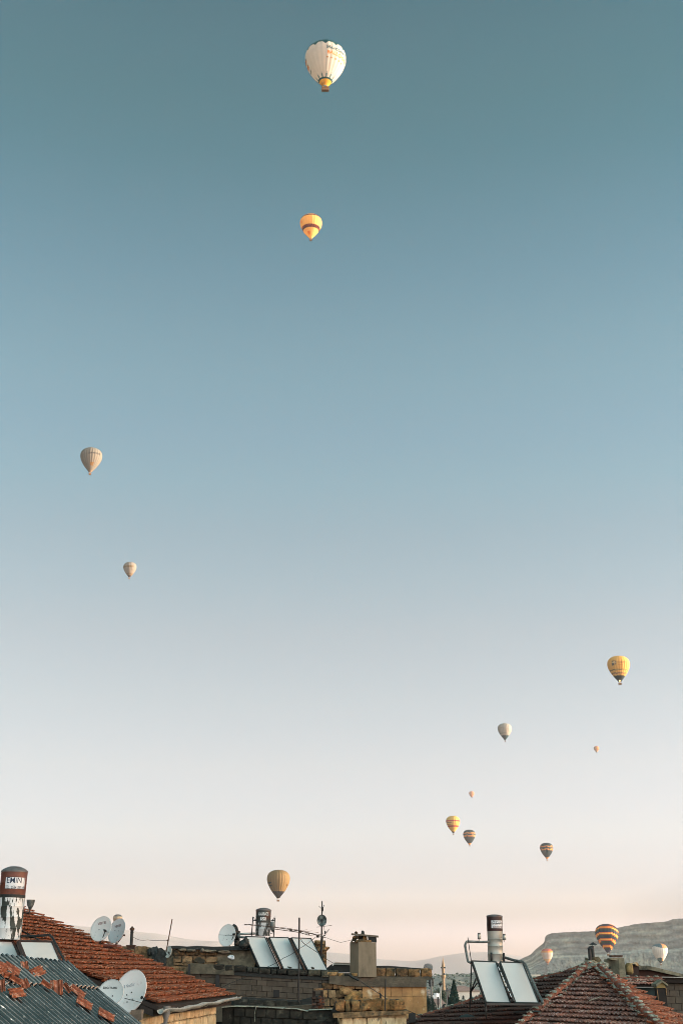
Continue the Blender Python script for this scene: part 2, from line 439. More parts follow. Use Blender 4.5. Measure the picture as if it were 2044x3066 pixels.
# pale low hills in front of the mesa and the rocky hillside by the minaret
M_pale = mat('pale_tuff', (.44, .38, .31), (.30, .26, .21), scale=.02, rough=.95, bump=1.5, bscale=.06, tint=False)
M_slope = mat('rocky_slope', (.34, .31, .26), (.17, .165, .14), scale=.06, rough=.95, c3=(.07, .085, .06), s3=.09, t3=.60, w3=.03, bump=2, bscale=.1, tint=False)
def ridge(name, pts, Yr, Yf, m, nx=160, ns=14, zb=-11, amp=3, sc=.02, back=200):
    mb = MB(); xa, xb = pts[0][0], pts[-1][0]
    for j in range(ns+2):
        for i in range(nx+1):
            px = xa+(xb-xa)*i/nx; top = P(px, interp(pts, px), Yr)
            if j <= ns:
                s = j/ns; Y = Yf+(Yr-Yf)*s; h = zb+(top.z-zb)*(math.sin(s*math.pi/2)**1.0)
                nn = noise.noise(V((top.x*sc, Y*sc, 1)))*amp+noise.noise(V((top.x*sc*4, Y*sc*4, 1)))*amp*.4
                mb.v.append(V((top.x*(Y/Yr)**.6, Y, h+nn*math.sin(s*math.pi)+(nn*.25 if j == ns else 0))))
            else: mb.v.append(V((top.x, Yr+back, zb)))
    mb.f = [(j*(nx+1)+i, j*(nx+1)+i+1, (j+1)*(nx+1)+i+1, (j+1)*(nx+1)+i) for j in range(ns+1) for i in range(nx)]; mb.t = [(1, 1, 1)]*len(mb.f)
    return tag(mb.build(name, m, smooth=True), None, None, kind='structure')
ridge('low_hills', [(1380, 2925), (1500, 2922), (1600, 2917), (1660, 2920), (1700, 2921), (1760, 2919), (1860, 2916), (2000, 2915), (2200, 2920), (2350, 2930)], 2150, 1600, M_pale)
ridge('hillside', [(1120, 2950), (1240, 2940), (1290, 2924), (1310, 2920), (1345, 2915.5), (1365, 2918), (1376, 2915), (1395, 2917), (1414, 2911), (1440, 2908), (1480, 2915), (1540, 2924), (1640, 2935), (1750, 2950)], 1350, 900, M_slope, ns=24, amp=4, sc=.015)
# far mountains
M_mt = mat('far_mountain', (.06, .075, .10), (.045, .06, .085), scale=.0012, c3=(.28, .25, .25), s3=.0009, t3=.53, w3=.05, rough=1, tint=False, stretch=(1, 1, 3))
M_mt2 = mat('far_mountain_plain', (.09, .10, .115), (.07, .08, .095), scale=.001, rough=1, tint=False)
ridge('mountain', [(-260, 2812), (-120, 2800), (0, 2790), (140, 2778), (190, 2772.5), (217, 2771), (245, 2774), (271, 2777), (340, 2784), (395, 2789), (500, 2803), (521, 2807), (601, 2819), (665, 2823), (760, 2842), (880, 2862), (1050, 2885), (1200, 2905), (1300, 2912)], 8600, 6800, M_mt, amp=40, sc=.0012, back=600)
ridge('mountain', [(560, 2912), (700, 2880), (800, 2862), (900, 2853), (980, 2853), (1047, 2857), (1090, 2864), (1129, 2871), (1172, 2874.5), (1236, 2877), (1282, 2871), (1307, 2866), (1350, 2860), (1395, 2854), (1461, 2851), (1506, 2855), (1551, 2864), (1580, 2872), (1700, 2890), (1900, 2905), (2100, 2912)], 10800, 9200, M_mt2, amp=30, sc=.001, back=500)
# ------------------------------------------------------------ hot air balloons
PROF = [(.13, -1.42), (.215, -1.28), (.43, -1.02), (.645, -.72), (.81, -.43), (.925, -.17), (.985, .06), (1.0, .22), (.975, .42), (.90, .60), (.77, .75), (.60, .86), (.38, .935), (.16, .965), (.0, .97)]
def cat(p, t):
    n = len(p)-1; f = t*n; i = min(int(f), n-1); u = f-i
    a, b, c, d = p[max(i-1, 0)], p[i], p[i+1], p[min(i+2, n)]
    return tuple(.5*((2*b[k])+(-a[k]+c[k])*u+(2*a[k]-5*b[k]+4*c[k]-d[k])*u*u+(-a[k]+3*b[k]-3*c[k]+d[k])*u**3) for k in (0, 1))
NR = 60
PR = [cat(PROF, i/NR) for i in range(NR+1)]
def radz(z):
    for (a, b), (c, d) in zip(PR, PR[1:]):
        if b <= z <= d: return a+(c-a)*(z-b)/(d-b+1e-9)
    return .1
M_env = mat('balloon_fabric', (.95, .95, .95), (.88, .88, .88), scale=.4, rough=.7, spec=.2)
M_env_t = mat('thin_balloon_fabric', (.95, .95, .95), (.88, .88, .88), scale=.4, rough=.7, spec=.2, transl=.5)
M_wick = mat('wicker', (.30, .17, .08), (.18, .10, .05), scale=6, rough=.9, bump=.02)
M_steel = mat('burner_steel', (.35, .35, .36), (.25, .25, .26), scale=4, rough=.4, metal=.8)
M_rope = mat('dark_rope', (.08, .07, .06), scale=4, rough=.9)
WHITE = (.80, .76, .70); TEAL = (.012, .10, .12); NAVY = (.015, .03, .06); YEL = (.90, .58, .16); ORA = (.85, .30, .04); RED = (.55, .06, .04); BLK = (.012, .012, .015)
def balloon(px, py, wpx, label, fn, R=9.0, texts=(), thin=False, skirt=None, gores=24, bulge=.034, flame=False, sub=5, yaw=0, bw=1.0, mul=.27):
    D = 2*R*F/wpx; c = PD(px, py, D); base = c-V((0, 0, 1.68*R))
    t = thing('hot_air_balloon', base, label, 'hot air balloon', 'hot air balloons in the morning sky')
    mb = MB(); NT = gores*sub
    for i, (r, z) in enumerate(PR):
        for k in range(NT):
            th = -math.pi+2*math.pi*k/NT
            ph = abs(math.sin(gores/2*(th+math.pi)))
            b = bulge*min(1, (1-i/NR)*6+.3)*min(1, i/NR*5)
            rr = R*r*(1+b*ph-b*.6)
            mb.v.append(base+V((math.sin(th)*rr, -math.cos(th)*rr, 1.68*R+z*R)))
    for i in range(NR):
        h = (PR[i][1]+PR[i+1][1])/2; h = (h+1.42)/2.39
        for k in range(NT):
            mb.f.append((i*NT+k, i*NT+(k+1) % NT, (i+1)*NT+(k+1) % NT, (i+1)*NT+k))
            th = -math.pi+2*math.pi*(k+.5)/NT; gi = (k//sub)-gores//2
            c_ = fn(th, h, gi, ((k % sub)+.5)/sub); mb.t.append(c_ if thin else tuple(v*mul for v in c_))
    mb.build('envelope', M_env_t if thin else M_env, t, smooth=True)
    for s, th0, z0, wd, ht, col, bold in texts:
        m2 = MB()
        def fm(x, y):
            z = z0+y; th = th0+x/max(.2, radz(z0)); rr = R*radz(z)*1.012
            return base+V((math.sin(th)*rr, -math.cos(th)*rr, 1.68*R+z*R))
        text_on(m2, s, wd, ht, fm, bold, col); m2.build('lettering', M_env, t)
    if skirt:
        m2 = MB(); m2.lathe([(.20*R, 0), (.145*R, -.10*R), (.13*R, -.16*R)], base+V((0, 0, (1.68-1.27)*R)), n=32, tint=skirt); m2.f.pop(); m2.t.pop(); m2.f.pop(); m2.t.pop()
        m2.build('skirt', M_env, t, smooth=True)
    s = R/9.0
    m2 = MB(); hw = bw*s; hd = .75*s
    m2.aabb(base.x-hw, base.x+hw, base.y-hd, base.y+hd, base.z, base.z+.12*s)
    for (a, b, c_, d) in ((-hw, hw, -hd, -hd+.1), (-hw, hw, hd-.1, hd), (-hw, -hw+.1, -hd, hd), (hw-.1, hw, -hd, hd)):
        m2.aabb(base.x+a, base.x+b, base.y+c_, base.y+d, base.z+.05, base.z+1.15*s)
    for sx_ in (-1, 1):
        m2.tube([base+V((sx_*hw, -hd, 1.18*s)), base+V((sx_*hw, hd, 1.18*s))], .09*s, 6)
        m2.tube([base+V((-hw, sx_*hd, 1.18*s)), base+V((hw, sx_*hd, 1.18*s))], .09*s, 6)
    m2.build('basket', M_wick, t)
    for a, b in ((-1, -1), (1, -1), (1, 1), (-1, 1)):
        m3 = MB()
        m3.tube([base+V((a*hw, b*hd, 1.1*s)), base+V((a*.085*R, b*.085*R, (1.68-1.41)*R))], .045*s, 5)
        m3.build('suspension_cable', M_rope, t)
    m4 = MB()
    for a in (-.3, .3): m4.lathe([(.12, 0), (.22, .1), (.22, .45), (.16, .5)], base+V((a*s, 0, 1.75*s)), n=10)
    m4.aabb(base.x-.55*s, base.x+.55*s, base.y-.08, base.y+.08, base.z+1.7*s, base.z+1.78*s)
    m4.build('burner', M_steel, t)
    if flame:
        fm_ = bpy.data.materials.new('burner_flame'); fm_.use_nodes = True; e = fm_.node_tree.nodes['Principled BSDF']
        e.inputs['Emission Color'].default_value = (1, .62, .22, 1); e.inputs['Emission Strength'].default_value = 2.2; e.inputs['Base Color'].default_value = (1, .6, .2, 1)
        m5 = MB(); m5.lathe([(.12, 0), (.42, .7), (.55, 1.5), (.40, 2.4), (.16, 3.1), (.01, 3.5)], base+V((0, -1.35, 2.3)), n=12, wob=.3)
        m5.build('flame', fm_, t, smooth=True)
    t.rotation_euler.z = math.atan2(-c.x, c.y)+yaw
    return t

def mixc(a, b, t): return tuple(x+(y-x)*t for x, y in zip(a, b))
def f1(th, h, gi, u):
    U_ = ((gi % 2)+u)/2
    if h > .80-.08*(2*U_-1)**2: return TEAL
    if h < .10: return (.92, .50, .06)
    if h < .135: return TEAL
    if h < .135+.085*max(0, 1-abs((th*24/(2*math.pi) % 1)-.5)*2.6) and int(gi) % 2 == 0: return (.10, .22, .24)
    if -1.75 < th < -1.35 and .32 < h < .62: return ((.7, .22, .03), TEAL, WHITE)[int(h*22) % 3]
    return WHITE
def f2(th, h, gi, u):
    i = int(math.floor((th+math.pi)/(2*math.pi)*48))
    if .80 < h < .845 or .33 < h < .38: return BLK if i % 2 else (.30, .05, .03)
    if .845 < h < .885 or .38 < h < .43: return (.30, .05, .03) if i % 2 else BLK
    if h > .925: return (.90, .70, .52)
    if -.75 < th < -.15 and .10 < h < .20: return ORA
    if -1.2 < th < -.9 and .55 < h < .68 and gi % 2: return ORA
    return (.95, .62, .20)
def f3(th, h, gi, u):
    if -.1 < th < .4 and .22 < h < .34: return (.85, .45, .12)
    if h < .08: return (.80, .60, .42)
    return (.66, .62, .52)
def f4(th, h, gi, u):
    if h < .10: return (.10, .05, .03)
    if h < .24: return (.62, .34, .14) if gi % 2 else (.66, .56, .38)
    if .55 < h < .68 and th < .6: return (.50, .36, .18)
    return (.70, .64, .55)
def f5(th, h, gi, u):
    dk = (.015, .035, .04); i = int(math.floor((th+.2)/(2*math.pi)*24))
    if h < .20: return dk
    if h < .235: return dk if i % 2 else YEL
    if .27 < h < .30: return dk if (i % 2) else (.85, .38, .16)
    if .30 < h < .33: return YEL if i % 2 else dk
    if .375 < h < .405: return dk if i % 2 else YEL
    if .41 < h < .44: return YEL if i % 2 else dk
    if h > .985: return dk
    return (.92, .47, .11)
def f6(th, h, gi, u):
    if h < .25+.03*math.sin(th*12): return (.02, .10, .13)
    if .36 < h < .375 and th < .2: return (.20, .22, .20)
    return (.66, .62, .54)
def f7(th, h, gi, u):
    if h < .12: return (.12, .07, .04)
    if h < .30: return (.85, .55, .40)
    if th < -.7 and .4 < h < .9: return (.16, .10, .07) if (.5 < h < .55 or .75 < h) else (.60, .42, .25)
    return (.85, .24, .08) if (.4 < h < .5 or h > .85) else (.88, .36, .10)
def f8(th, h, gi, u):
    if h < .12: return (.07, .05, .05)
    return (.85, .30, .13) if gi % 2 else (.88, .36, .14)
def f9(th, h, gi, u):
    if h < .07: return (.05, .03, .02)
    if .64 < h < .73 or .33 < h < .405: return RED
    if th < -.15 and (.57 < h < .60 or .47 < h < .49): return (.30, .12, .05)
    return (.90, .53, .13)
def f10(th, h, gi, u):
    w = [0, .03, .06, .03][gi % 4]
    for b in (.52, .70):
        q = h-b-w
        if 0 < q < .025: return (.80, .10, .04)
        if .025 < q < .055: return (.90, .60, .10) if gi % 2 else (.55, .30, .10)
        if -.03 < q < 0: return (.90, .40, .07) if gi % 2 else (.05, .07, .06)
    if h < .10: return (.85, .30, .05)
    return (.010, .034, .046) if gi % 3 else (.022, .04, .05)
def f12(th, h, gi, u):
    if h < .25: return (.03, .035, .05) if h > .06 else (.015, .012, .012)
    if -1.3 < th < -.75 and (.42 < h < .47 or .50 < h < .55) and noise.noise(V((th*9, h*40, 0))) > -.25: return (.06, .10, .10)
    if .9 < th < 1.2 and .42 < h < .50: return (.45, .20, .03)
    return (.80, .50, .19)
def f13(th, h, gi, u):
    g = gi+1; st = max(0, abs(g+.0)-2)
    q = (h*1.0+(-st if g < 0 else -st)*-.036+.03) % .215/.215
    if h < .10: return (.03, .03, .06)
    if q < .15: return (.80, .13, .03)
    if q < .27: return (.95, .50, .08)
    if q < .45: return (.85, .17, .03)
    return (.012, .022, .05) if q < .72 else (.012, .04, .03)
def f14(th, h, gi, u):
    if h > .84: return (.55, .10, .06)
    if h > .72: return (.75, .27, .06)
    if h < .13: return (.50, .15, .06)
    if h < .30: return (.55, .36, .15) if h > .27 else (.62, .36, .18)
    return (.60, .48, .42) if gi % 3 else (.62, .42, .34)
def f15(th, h, gi, u):
    st = abs(((gi+4) % 12)-6)*.022
    if h > .74+st: return (.03, .13, .17) if th < .35 else (.60, .30, .14)
    if h < .12: return (.01, .03, .035)
    if h < .17+abs(((gi+1) % 6)-3)*-.02+.18*max(0, 1-abs(th*.9+.1)): return (.015, .10, .10) if th < .4 else (.60, .28, .08)
    return (.78, .70, .62)
def f16(th, h, gi, u):
    if h > .80: return (.05, .08, .09)
    if h > .70: return (.85, .72, .40)
    return (.88, .45, .12)
def f17(th, h, gi, u):
    q = (th*.8+h*4.2) % 2.2
    return (.62, .62, .60) if q < .35 or q > 1.95 else (.05, .17, .20)

balloon(974, 188, 122, 'largest white balloon with teal crown, orange mouth ring and lettering, highest in the sky', f1, thin=True, skirt=(.92, .50, .06), bw=1.6, bulge=.026,
        texts=[('Butterfly', .80, .10, 1.45, .25, (.02, .10, .12), .012), ('BALLOONS', .82, -.13, 1.35, .17, (.85, .28, .05), .02), ('- - - - -', .62, -.36, .95, .06, (.45, .25, .10), .0)])
balloon(930.7, 674, 65, 'pale yellow balloon with two black and red chequered rings, second highest in the sky', f2, thin=True)
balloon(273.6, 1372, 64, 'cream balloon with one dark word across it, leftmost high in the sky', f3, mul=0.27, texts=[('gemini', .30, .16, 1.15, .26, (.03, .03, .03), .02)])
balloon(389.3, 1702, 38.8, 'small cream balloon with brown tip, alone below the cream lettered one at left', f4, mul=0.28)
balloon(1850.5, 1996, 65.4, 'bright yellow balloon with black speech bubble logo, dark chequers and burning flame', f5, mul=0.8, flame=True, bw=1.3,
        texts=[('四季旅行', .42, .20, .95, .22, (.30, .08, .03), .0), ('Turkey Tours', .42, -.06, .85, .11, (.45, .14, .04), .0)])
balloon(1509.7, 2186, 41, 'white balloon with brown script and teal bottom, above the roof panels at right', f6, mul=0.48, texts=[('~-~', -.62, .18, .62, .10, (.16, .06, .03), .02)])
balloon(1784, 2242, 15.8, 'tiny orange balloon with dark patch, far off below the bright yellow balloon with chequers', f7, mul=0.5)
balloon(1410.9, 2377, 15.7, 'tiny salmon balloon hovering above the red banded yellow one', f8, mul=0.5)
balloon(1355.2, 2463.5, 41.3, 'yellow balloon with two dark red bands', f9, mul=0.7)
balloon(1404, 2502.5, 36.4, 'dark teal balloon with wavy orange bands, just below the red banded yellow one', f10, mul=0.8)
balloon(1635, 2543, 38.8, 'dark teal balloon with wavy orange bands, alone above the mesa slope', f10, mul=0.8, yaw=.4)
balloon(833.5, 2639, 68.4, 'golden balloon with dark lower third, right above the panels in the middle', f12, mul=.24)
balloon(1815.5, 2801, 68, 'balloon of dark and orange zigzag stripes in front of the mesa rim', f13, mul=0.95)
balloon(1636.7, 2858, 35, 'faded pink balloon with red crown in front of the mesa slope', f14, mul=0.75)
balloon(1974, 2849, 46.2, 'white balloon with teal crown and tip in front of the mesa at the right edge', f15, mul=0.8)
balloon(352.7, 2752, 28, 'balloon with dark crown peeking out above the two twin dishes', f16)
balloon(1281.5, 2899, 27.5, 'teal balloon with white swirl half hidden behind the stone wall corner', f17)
# speech bubble logo of the yellow balloon
def go_logo():
    t = [o for o in bpy.data.objects if o.get('label', '').startswith('bright yellow')][0]; base = ORG[t.name]; R = 9.0
    def fm(x, y, k=1.014):
        z = .15+y; th = -.42+x/.97; rr = R*radz(z)*k
        return base+V((math.sin(th)*rr, -math.cos(th)*rr, 1.68*R+z*R))
    pts = [(-.24, .12), (-.18, .22), (0, .25), (.18, .2), (.24, .08), (.22, -.03), (.1, -.2), (.02, -.26), (-.08, -.18), (-.2, -.24), (-.26, -.16), (-.18, -.1), (-.24, 0)]
    m = MB(); c = fm(0, 0); m.add([c]+[fm(a, b) for a, b in pts], [(0, i+1, (i+1) % len(pts)+1) for i in range(len(pts))], (.015, .04, .04))
    m.build('logo', M_env, t)
    m = MB(); text_on(m, 'go', .36, .26, lambda x, y: fm(x, y, 1.026), .03, (.9, .65, .35)); m.build('lettering', M_env, t)
go_logo()
# ------------------------------------------------------------ materials of the town
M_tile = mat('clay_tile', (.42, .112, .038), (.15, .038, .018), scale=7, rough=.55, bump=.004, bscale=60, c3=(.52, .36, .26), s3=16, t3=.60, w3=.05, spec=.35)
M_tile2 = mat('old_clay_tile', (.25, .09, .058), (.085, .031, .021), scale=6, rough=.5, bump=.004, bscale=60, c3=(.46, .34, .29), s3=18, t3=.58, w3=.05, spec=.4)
M_tile3 = mat('shaded_clay_tile', (.10, .036, .024), (.042, .018, .013), scale=6, rough=.5, bump=.004, bscale=60, c3=(.2, .15, .12), s3=18, t3=.66, w3=.05, spec=.4)  # shade of the left-facing slope put into a darker tile colour
M_cap = mat('ridge_clay', (.27, .07, .032), (.14, .042, .024), scale=9, rough=.6, bump=.006, bscale=50, c3=(.30, .24, .18), s3=14, t3=.62)
M_mort = mat('lime_mortar', (.44, .44, .36), (.22, .23, .185), scale=9, rough=.95, bump=.02, bscale=40, c3=(.08, .09, .07), s3=11, t3=.6)
M_deck = mat('roof_deck', (.03, .022, .018), (.018, .015, .013), rough=.9)
M_stone = mat('grey_stone', (.19, .155, .115), (.06, .055, .042), scale=4, rough=.95, bump=.03, bscale=22, c3=(.035, .042, .035), s3=2.6, t3=.6, w3=.06)
M_dstone = mat('sooty_stone', (.042, .038, .029), (.013, .014, .011), scale=3.5, rough=.95, bump=.03, bscale=22, c3=(.12, .115, .09), s3=3, t3=.66)
M_dark = mat('tarred_stone', (.022, .026, .024), (.012, .016, .015), scale=5, rough=.7, bump=.02, bscale=20)
M_cinder = mat('cinder_block', (.118, .096, .072), (.078, .064, .049), scale=3, rough=.95, bump=.012, bscale=40, c3=(.09, .08, .065), s3=1.2, t3=.58, w3=.1)
M_ochre = mat('ochre_ashlar', (.58, .33, .14), (.40, .22, .095), scale=3, rough=.95, bump=.012, bscale=35, c3=(.74, .60, .40), s3=2.2, t3=.62, w3=.05)
M_brown = mat('brown_stone', (.38, .235, .115), (.085, .058, .03), scale=4, rough=.95, bump=.035, bscale=20, c3=(.05, .05, .038), s3=3, t3=.58, w3=.06)
M_cream = mat('cream_stone', (.74, .61, .38), (.45, .34, .19), scale=5, rough=.95, bump=.03, bscale=22, c3=(.10, .085, .05), s3=5.5, t3=.64, w3=.04, stretch=(1, 1, .5))
M_conc = mat('rough_concrete', (.16, .128, .09), (.075, .062, .046), scale=2.5, rough=.95, bump=.02, bscale=26, c3=(.06, .062, .05), s3=1.6, t3=.6)
M_plast = mat('chimney_render', (.31, .24, .165), (.235, .185, .125), scale=2.5, rough=.95, bump=.006, bscale=50, c3=(.14, .115, .08), s3=1.8, t3=.64, w3=.1, stretch=(1.6, 1.6, .5))
M_oldpl = mat('mossy_render', (.31, .275, .19), (.14, .13, .09), scale=3, rough=.95, bump=.012, bscale=30, c3=(.06, .06, .045), s3=2.2, t3=.6)
M_teal = mat('teal_render', (.022, .045, .045), (.012, .028, .03), scale=2, rough=.9)
M_black = mat('black_iron', (.016, .017, .017), (.010, .011, .011), scale=8, rough=.55)
M_rust = mat('rusty_iron', (.10, .045, .025), (.04, .025, .018), scale=10, rough=.8, bump=.003)
M_brn = mat('red_brown_paint', (.17, .042, .02), (.11, .03, .016), scale=5, rough=.5, c3=(.05, .022, .015), s3=7, t3=.66, stretch=(1, 1, 3))
M_frame = mat('dark_frame_paint', (.025, .03, .03), (.018, .022, .022), scale=8, rough=.45)
M_frame2 = mat('brown_frame_paint', (.06, .025, .018), (.03, .016, .012), scale=8, rough=.5)
M_glass = mat('frosted_collector_glass', (.60, .60, .585), (.565, .565, .555), scale=1.2, rough=.5, spec=.35, tint=False)
M_peel = mat('peeling_white_paint', (.78, .79, .78), (.70, .71, .70), scale=3, rough=.6, c3=(.030, .040, .032), s3=9, t3=.50, w3=.012, stretch=(1, 1, .28))
M_zinc = mat('zinc_sheet', (.46, .45, .40), (.34, .34, .30), scale=2.2, rough=.42, metal=.3, stretch=(1, 1, .6))
M_zincl = mat('pale_zinc', (.50, .50, .46), (.33, .34, .31), scale=5, rough=.45, metal=.4)
M_dome = mat('weathered_dome', (.14, .14, .14), (.09, .085, .085), scale=6, rough=.5, c3=(.15, .06, .04), s3=8, t3=.6)
M_label = mat('white_sticker', (.80, .81, .82), (.76, .77, .78), rough=.5)
M_ink = mat('printed_ink', (1, 1, 1), (.9, .9, .9), rough=.6)
M_dish = mat('dish_paint', (.84, .84, .81), (.80, .80, .775), scale=3, rough=.45, c3=(.40, .40, .36), s3=5, t3=.68, w3=.1)
M_foil = mat('insulation_foil', (.20, .22, .21), (.06, .07, .07), scale=9, rough=.45, metal=.4, bump=.01, bscale=30)
M_corr = mat('weathered_fibre_cement', (.038, .040, .040), (.009, .011, .011), scale=2.2, rough=.24, bump=.002, bscale=50, c3=(.28, .28, .265), s3=9, t3=.68, w3=.06, stretch=(1, 1, 1), spec=.9)
M_wood = mat('old_plank', (.20, .16, .12), (.09, .075, .06), scale=6, rough=.9)
M_wire = mat('black_cable', (.02, .02, .022), rough=.6)
M_copper = mat('oxidised_aluminium', (.22, .15, .11), (.10, .07, .06), scale=9, rough=.5, metal=.4)
M_foliage = mat('dark_foliage', (.035, .065, .045), (.015, .035, .028), scale=.6, rough=.9)
M_bark = mat('bark', (.09, .07, .05), rough=.95)
M_white = mat('whitewash', (.80, .72, .63), (.72, .65, .57), scale=.6, rough=.9)
M_farroof = mat('faded_roof_tiles', (.26, .17, .15), (.20, .135, .12), scale=1.5, rough=.9)
M_minaret = mat('minaret_tuff', (.27, .185, .11), (.21, .145, .09), scale=.8, rough=.9)
M_flag = mat('red_flag_cloth', (.45, .015, .02), (.34, .01, .015), scale=3, rough=.8)
M_mpole = mat('galvanised_pole', (.22, .22, .21), (.15, .15, .145), scale=3, rough=.6)
X = V((1, 0, 0)); Yv = V((0, 1, 0)); Z = V((0, 0, 1))

# ------------------------------------------------------------ corrugated roof, bottom left
R0 = P(195, 2890, 25.0); C = V((.3, 1, -.046)); Dn = V((1, -.3, -.68)); NC = C.cross(Dn).normalized()
if NC.z < 0: NC = -NC
Cl = C.length; Cu = C/Cl; Dl = Dn.length; Du = Dn/Dl
shed = thing('corrugated_roof_shed', V((-6, 20, 0)), 'shed roofed with dark corrugated sheets, loose tiles lying on it', 'shed')
def sheet(u0, u1, v0, v1, lift, seed, skew=0, jag=.0):
    random.seed(seed)
    mb = MB(); pitch = .165; nu = int((u1-u0)/pitch*12); nv = 10; t = rt(.75, 1.2, .02)
    for j in range(nv+1):
        v = v0+(v1-v0)*j/nv
        for i in range(nu+1):
            u = u0+(u1-u0)*i/nu
            h = .030*math.cos(2*math.pi*u/pitch)+.004*noise.noise(V((u*2, v*2, seed)))
            dv = (jag*noise.noise(V((u*3, 0, seed))) if j in (0, nv) else 0)
            mb.v.append(R0+Cu*(-u+skew*v)+Du*(v+dv)+NC*(lift+h-.01*(j/nv)+.012*noise.noise(V((u*.6, v*.9, seed+5)))))
    mb.f = [(j*(nu+1)+i, j*(nu+1)+i+1, (j+1)*(nu+1)+i+1, (j+1)*(nu+1)+i) for j in range(nv) for i in range(nu)]
    mb.t = []
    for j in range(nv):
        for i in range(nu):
            u = u0+(u1-u0)*(i+.5)/nu; c_ = math.cos(2*math.pi*u/pitch); g = (5.0 if c_ > .62 else .9 if c_ > -.1 else .3)*(1+.35*noise.noise(V((u*4, j*.7, seed)))); mb.t.append(tuple(v*g for v in t))  # highlights on crests and shade in valleys painted into the sheet tint
    o = mb.build('roof_sheet', M_corr, shed, smooth=True)
    m = o.modifiers.new('thickness', 'SOLIDIFY'); m.thickness = .007; m.offset = -1
    return o
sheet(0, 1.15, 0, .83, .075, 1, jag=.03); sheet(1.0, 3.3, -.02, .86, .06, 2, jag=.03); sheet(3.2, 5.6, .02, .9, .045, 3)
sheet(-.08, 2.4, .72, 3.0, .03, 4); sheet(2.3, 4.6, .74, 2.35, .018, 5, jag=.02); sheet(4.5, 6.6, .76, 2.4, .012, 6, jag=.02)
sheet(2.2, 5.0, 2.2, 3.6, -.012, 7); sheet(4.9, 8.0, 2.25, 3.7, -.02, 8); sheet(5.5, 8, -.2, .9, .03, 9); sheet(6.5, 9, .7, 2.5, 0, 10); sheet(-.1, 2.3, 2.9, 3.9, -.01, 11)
mb = MB()   # walls under the sheets
def rp_(u, v, l=0): return R0-Cu*u+Du*v+NC*l
a, b, c_, d = rp_(.1, .05, -.12), rp_(8.5, .05, -.12), rp_(8.5, 3.6, -.12), rp_(.1, 3.6, -.12)
dz = lambda p: V((p.x, p.y, 0))
mb.add([a, b, c_, d, dz(a), dz(b), dz(c_), dz(d)], [(0, 1, 2, 3), (0, 4, 5, 1), (1, 5, 6, 2), (2, 6, 7, 3), (3, 7, 4, 0)])
mb.build('wall', M_dstone, shed)
# loose tiles
def tile_mesh(L=.42, W=.25, hollow=False, cut=1.0):
    mb = MB(); n = 24; vs = []
    for z0 in (0, -.014):
        for y in (-L/2, -L/2+.03, -L/2+.031, L/2-.05, L/2-.049, L/2):
            for i in range(n+1):
                f = i/n*cut; h = .040*max(0, math.cos(2*math.pi*(f*2+.5)))+(.022 if f < .07 or f > .93 else 0)
                if abs(y) > L/2-.035: h += .012
                vs.append(V(((f-.5)*W, y, h+z0)))
    m = n+1; r = 6; fs = []
    for j in range(r-1):
        for i in range(n): fs.append((j*m+i, j*m+i+1, (j+1)*m+i+1, (j+1)*m+i)); q = r*m; fs.append((q+j*m+i+1, q+j*m+i, q+(j+1)*m+i, q+(j+1)*m+i+1))
    for i in range(n): fs.append((i, r*m+i, r*m+i+1, i+1)); q = (r-1)*m; fs.append((q+i, q+i+1, r*m+q+i+1, r*m+q+i))
    for j in range(r-1): fs.append((j*m, (j+1)*m, r*m+(j+1)*m, r*m+j*m)); fs.append((j*m+n, r*m+j*m+n, r*m+(j+1)*m+n, (j+1)*m+n))
    mb.add(vs, fs); return mb
TG = 'loose clay tiles lying on the corrugated roof'
M_lt = mat('fresh_clay', (.36, .10, .038), (.13, .036, .017), scale=9, rough=.6, bump=.003, bscale=60, c3=(.62, .42, .32), s3=14, t3=.63)
protos = [tile_mesh().build('loose_tile', M_lt), tile_mesh(.26, .25, cut=1).build('loose_tile', M_lt), tile_mesh(.2, .14, cut=.6).build('loose_tile', M_lt)]
used = [False]*3
def onroof(px, py):
    # point of the corrugated plane seen at a pixel
    u = (px-1022)/F; v = (1533-py)/F; d = V((u, CP-v*SP, SP+v*CP)); q = R0+NC*.09
    t = (q-CAM).dot(NC)/d.dot(NC); return CAM+d*t
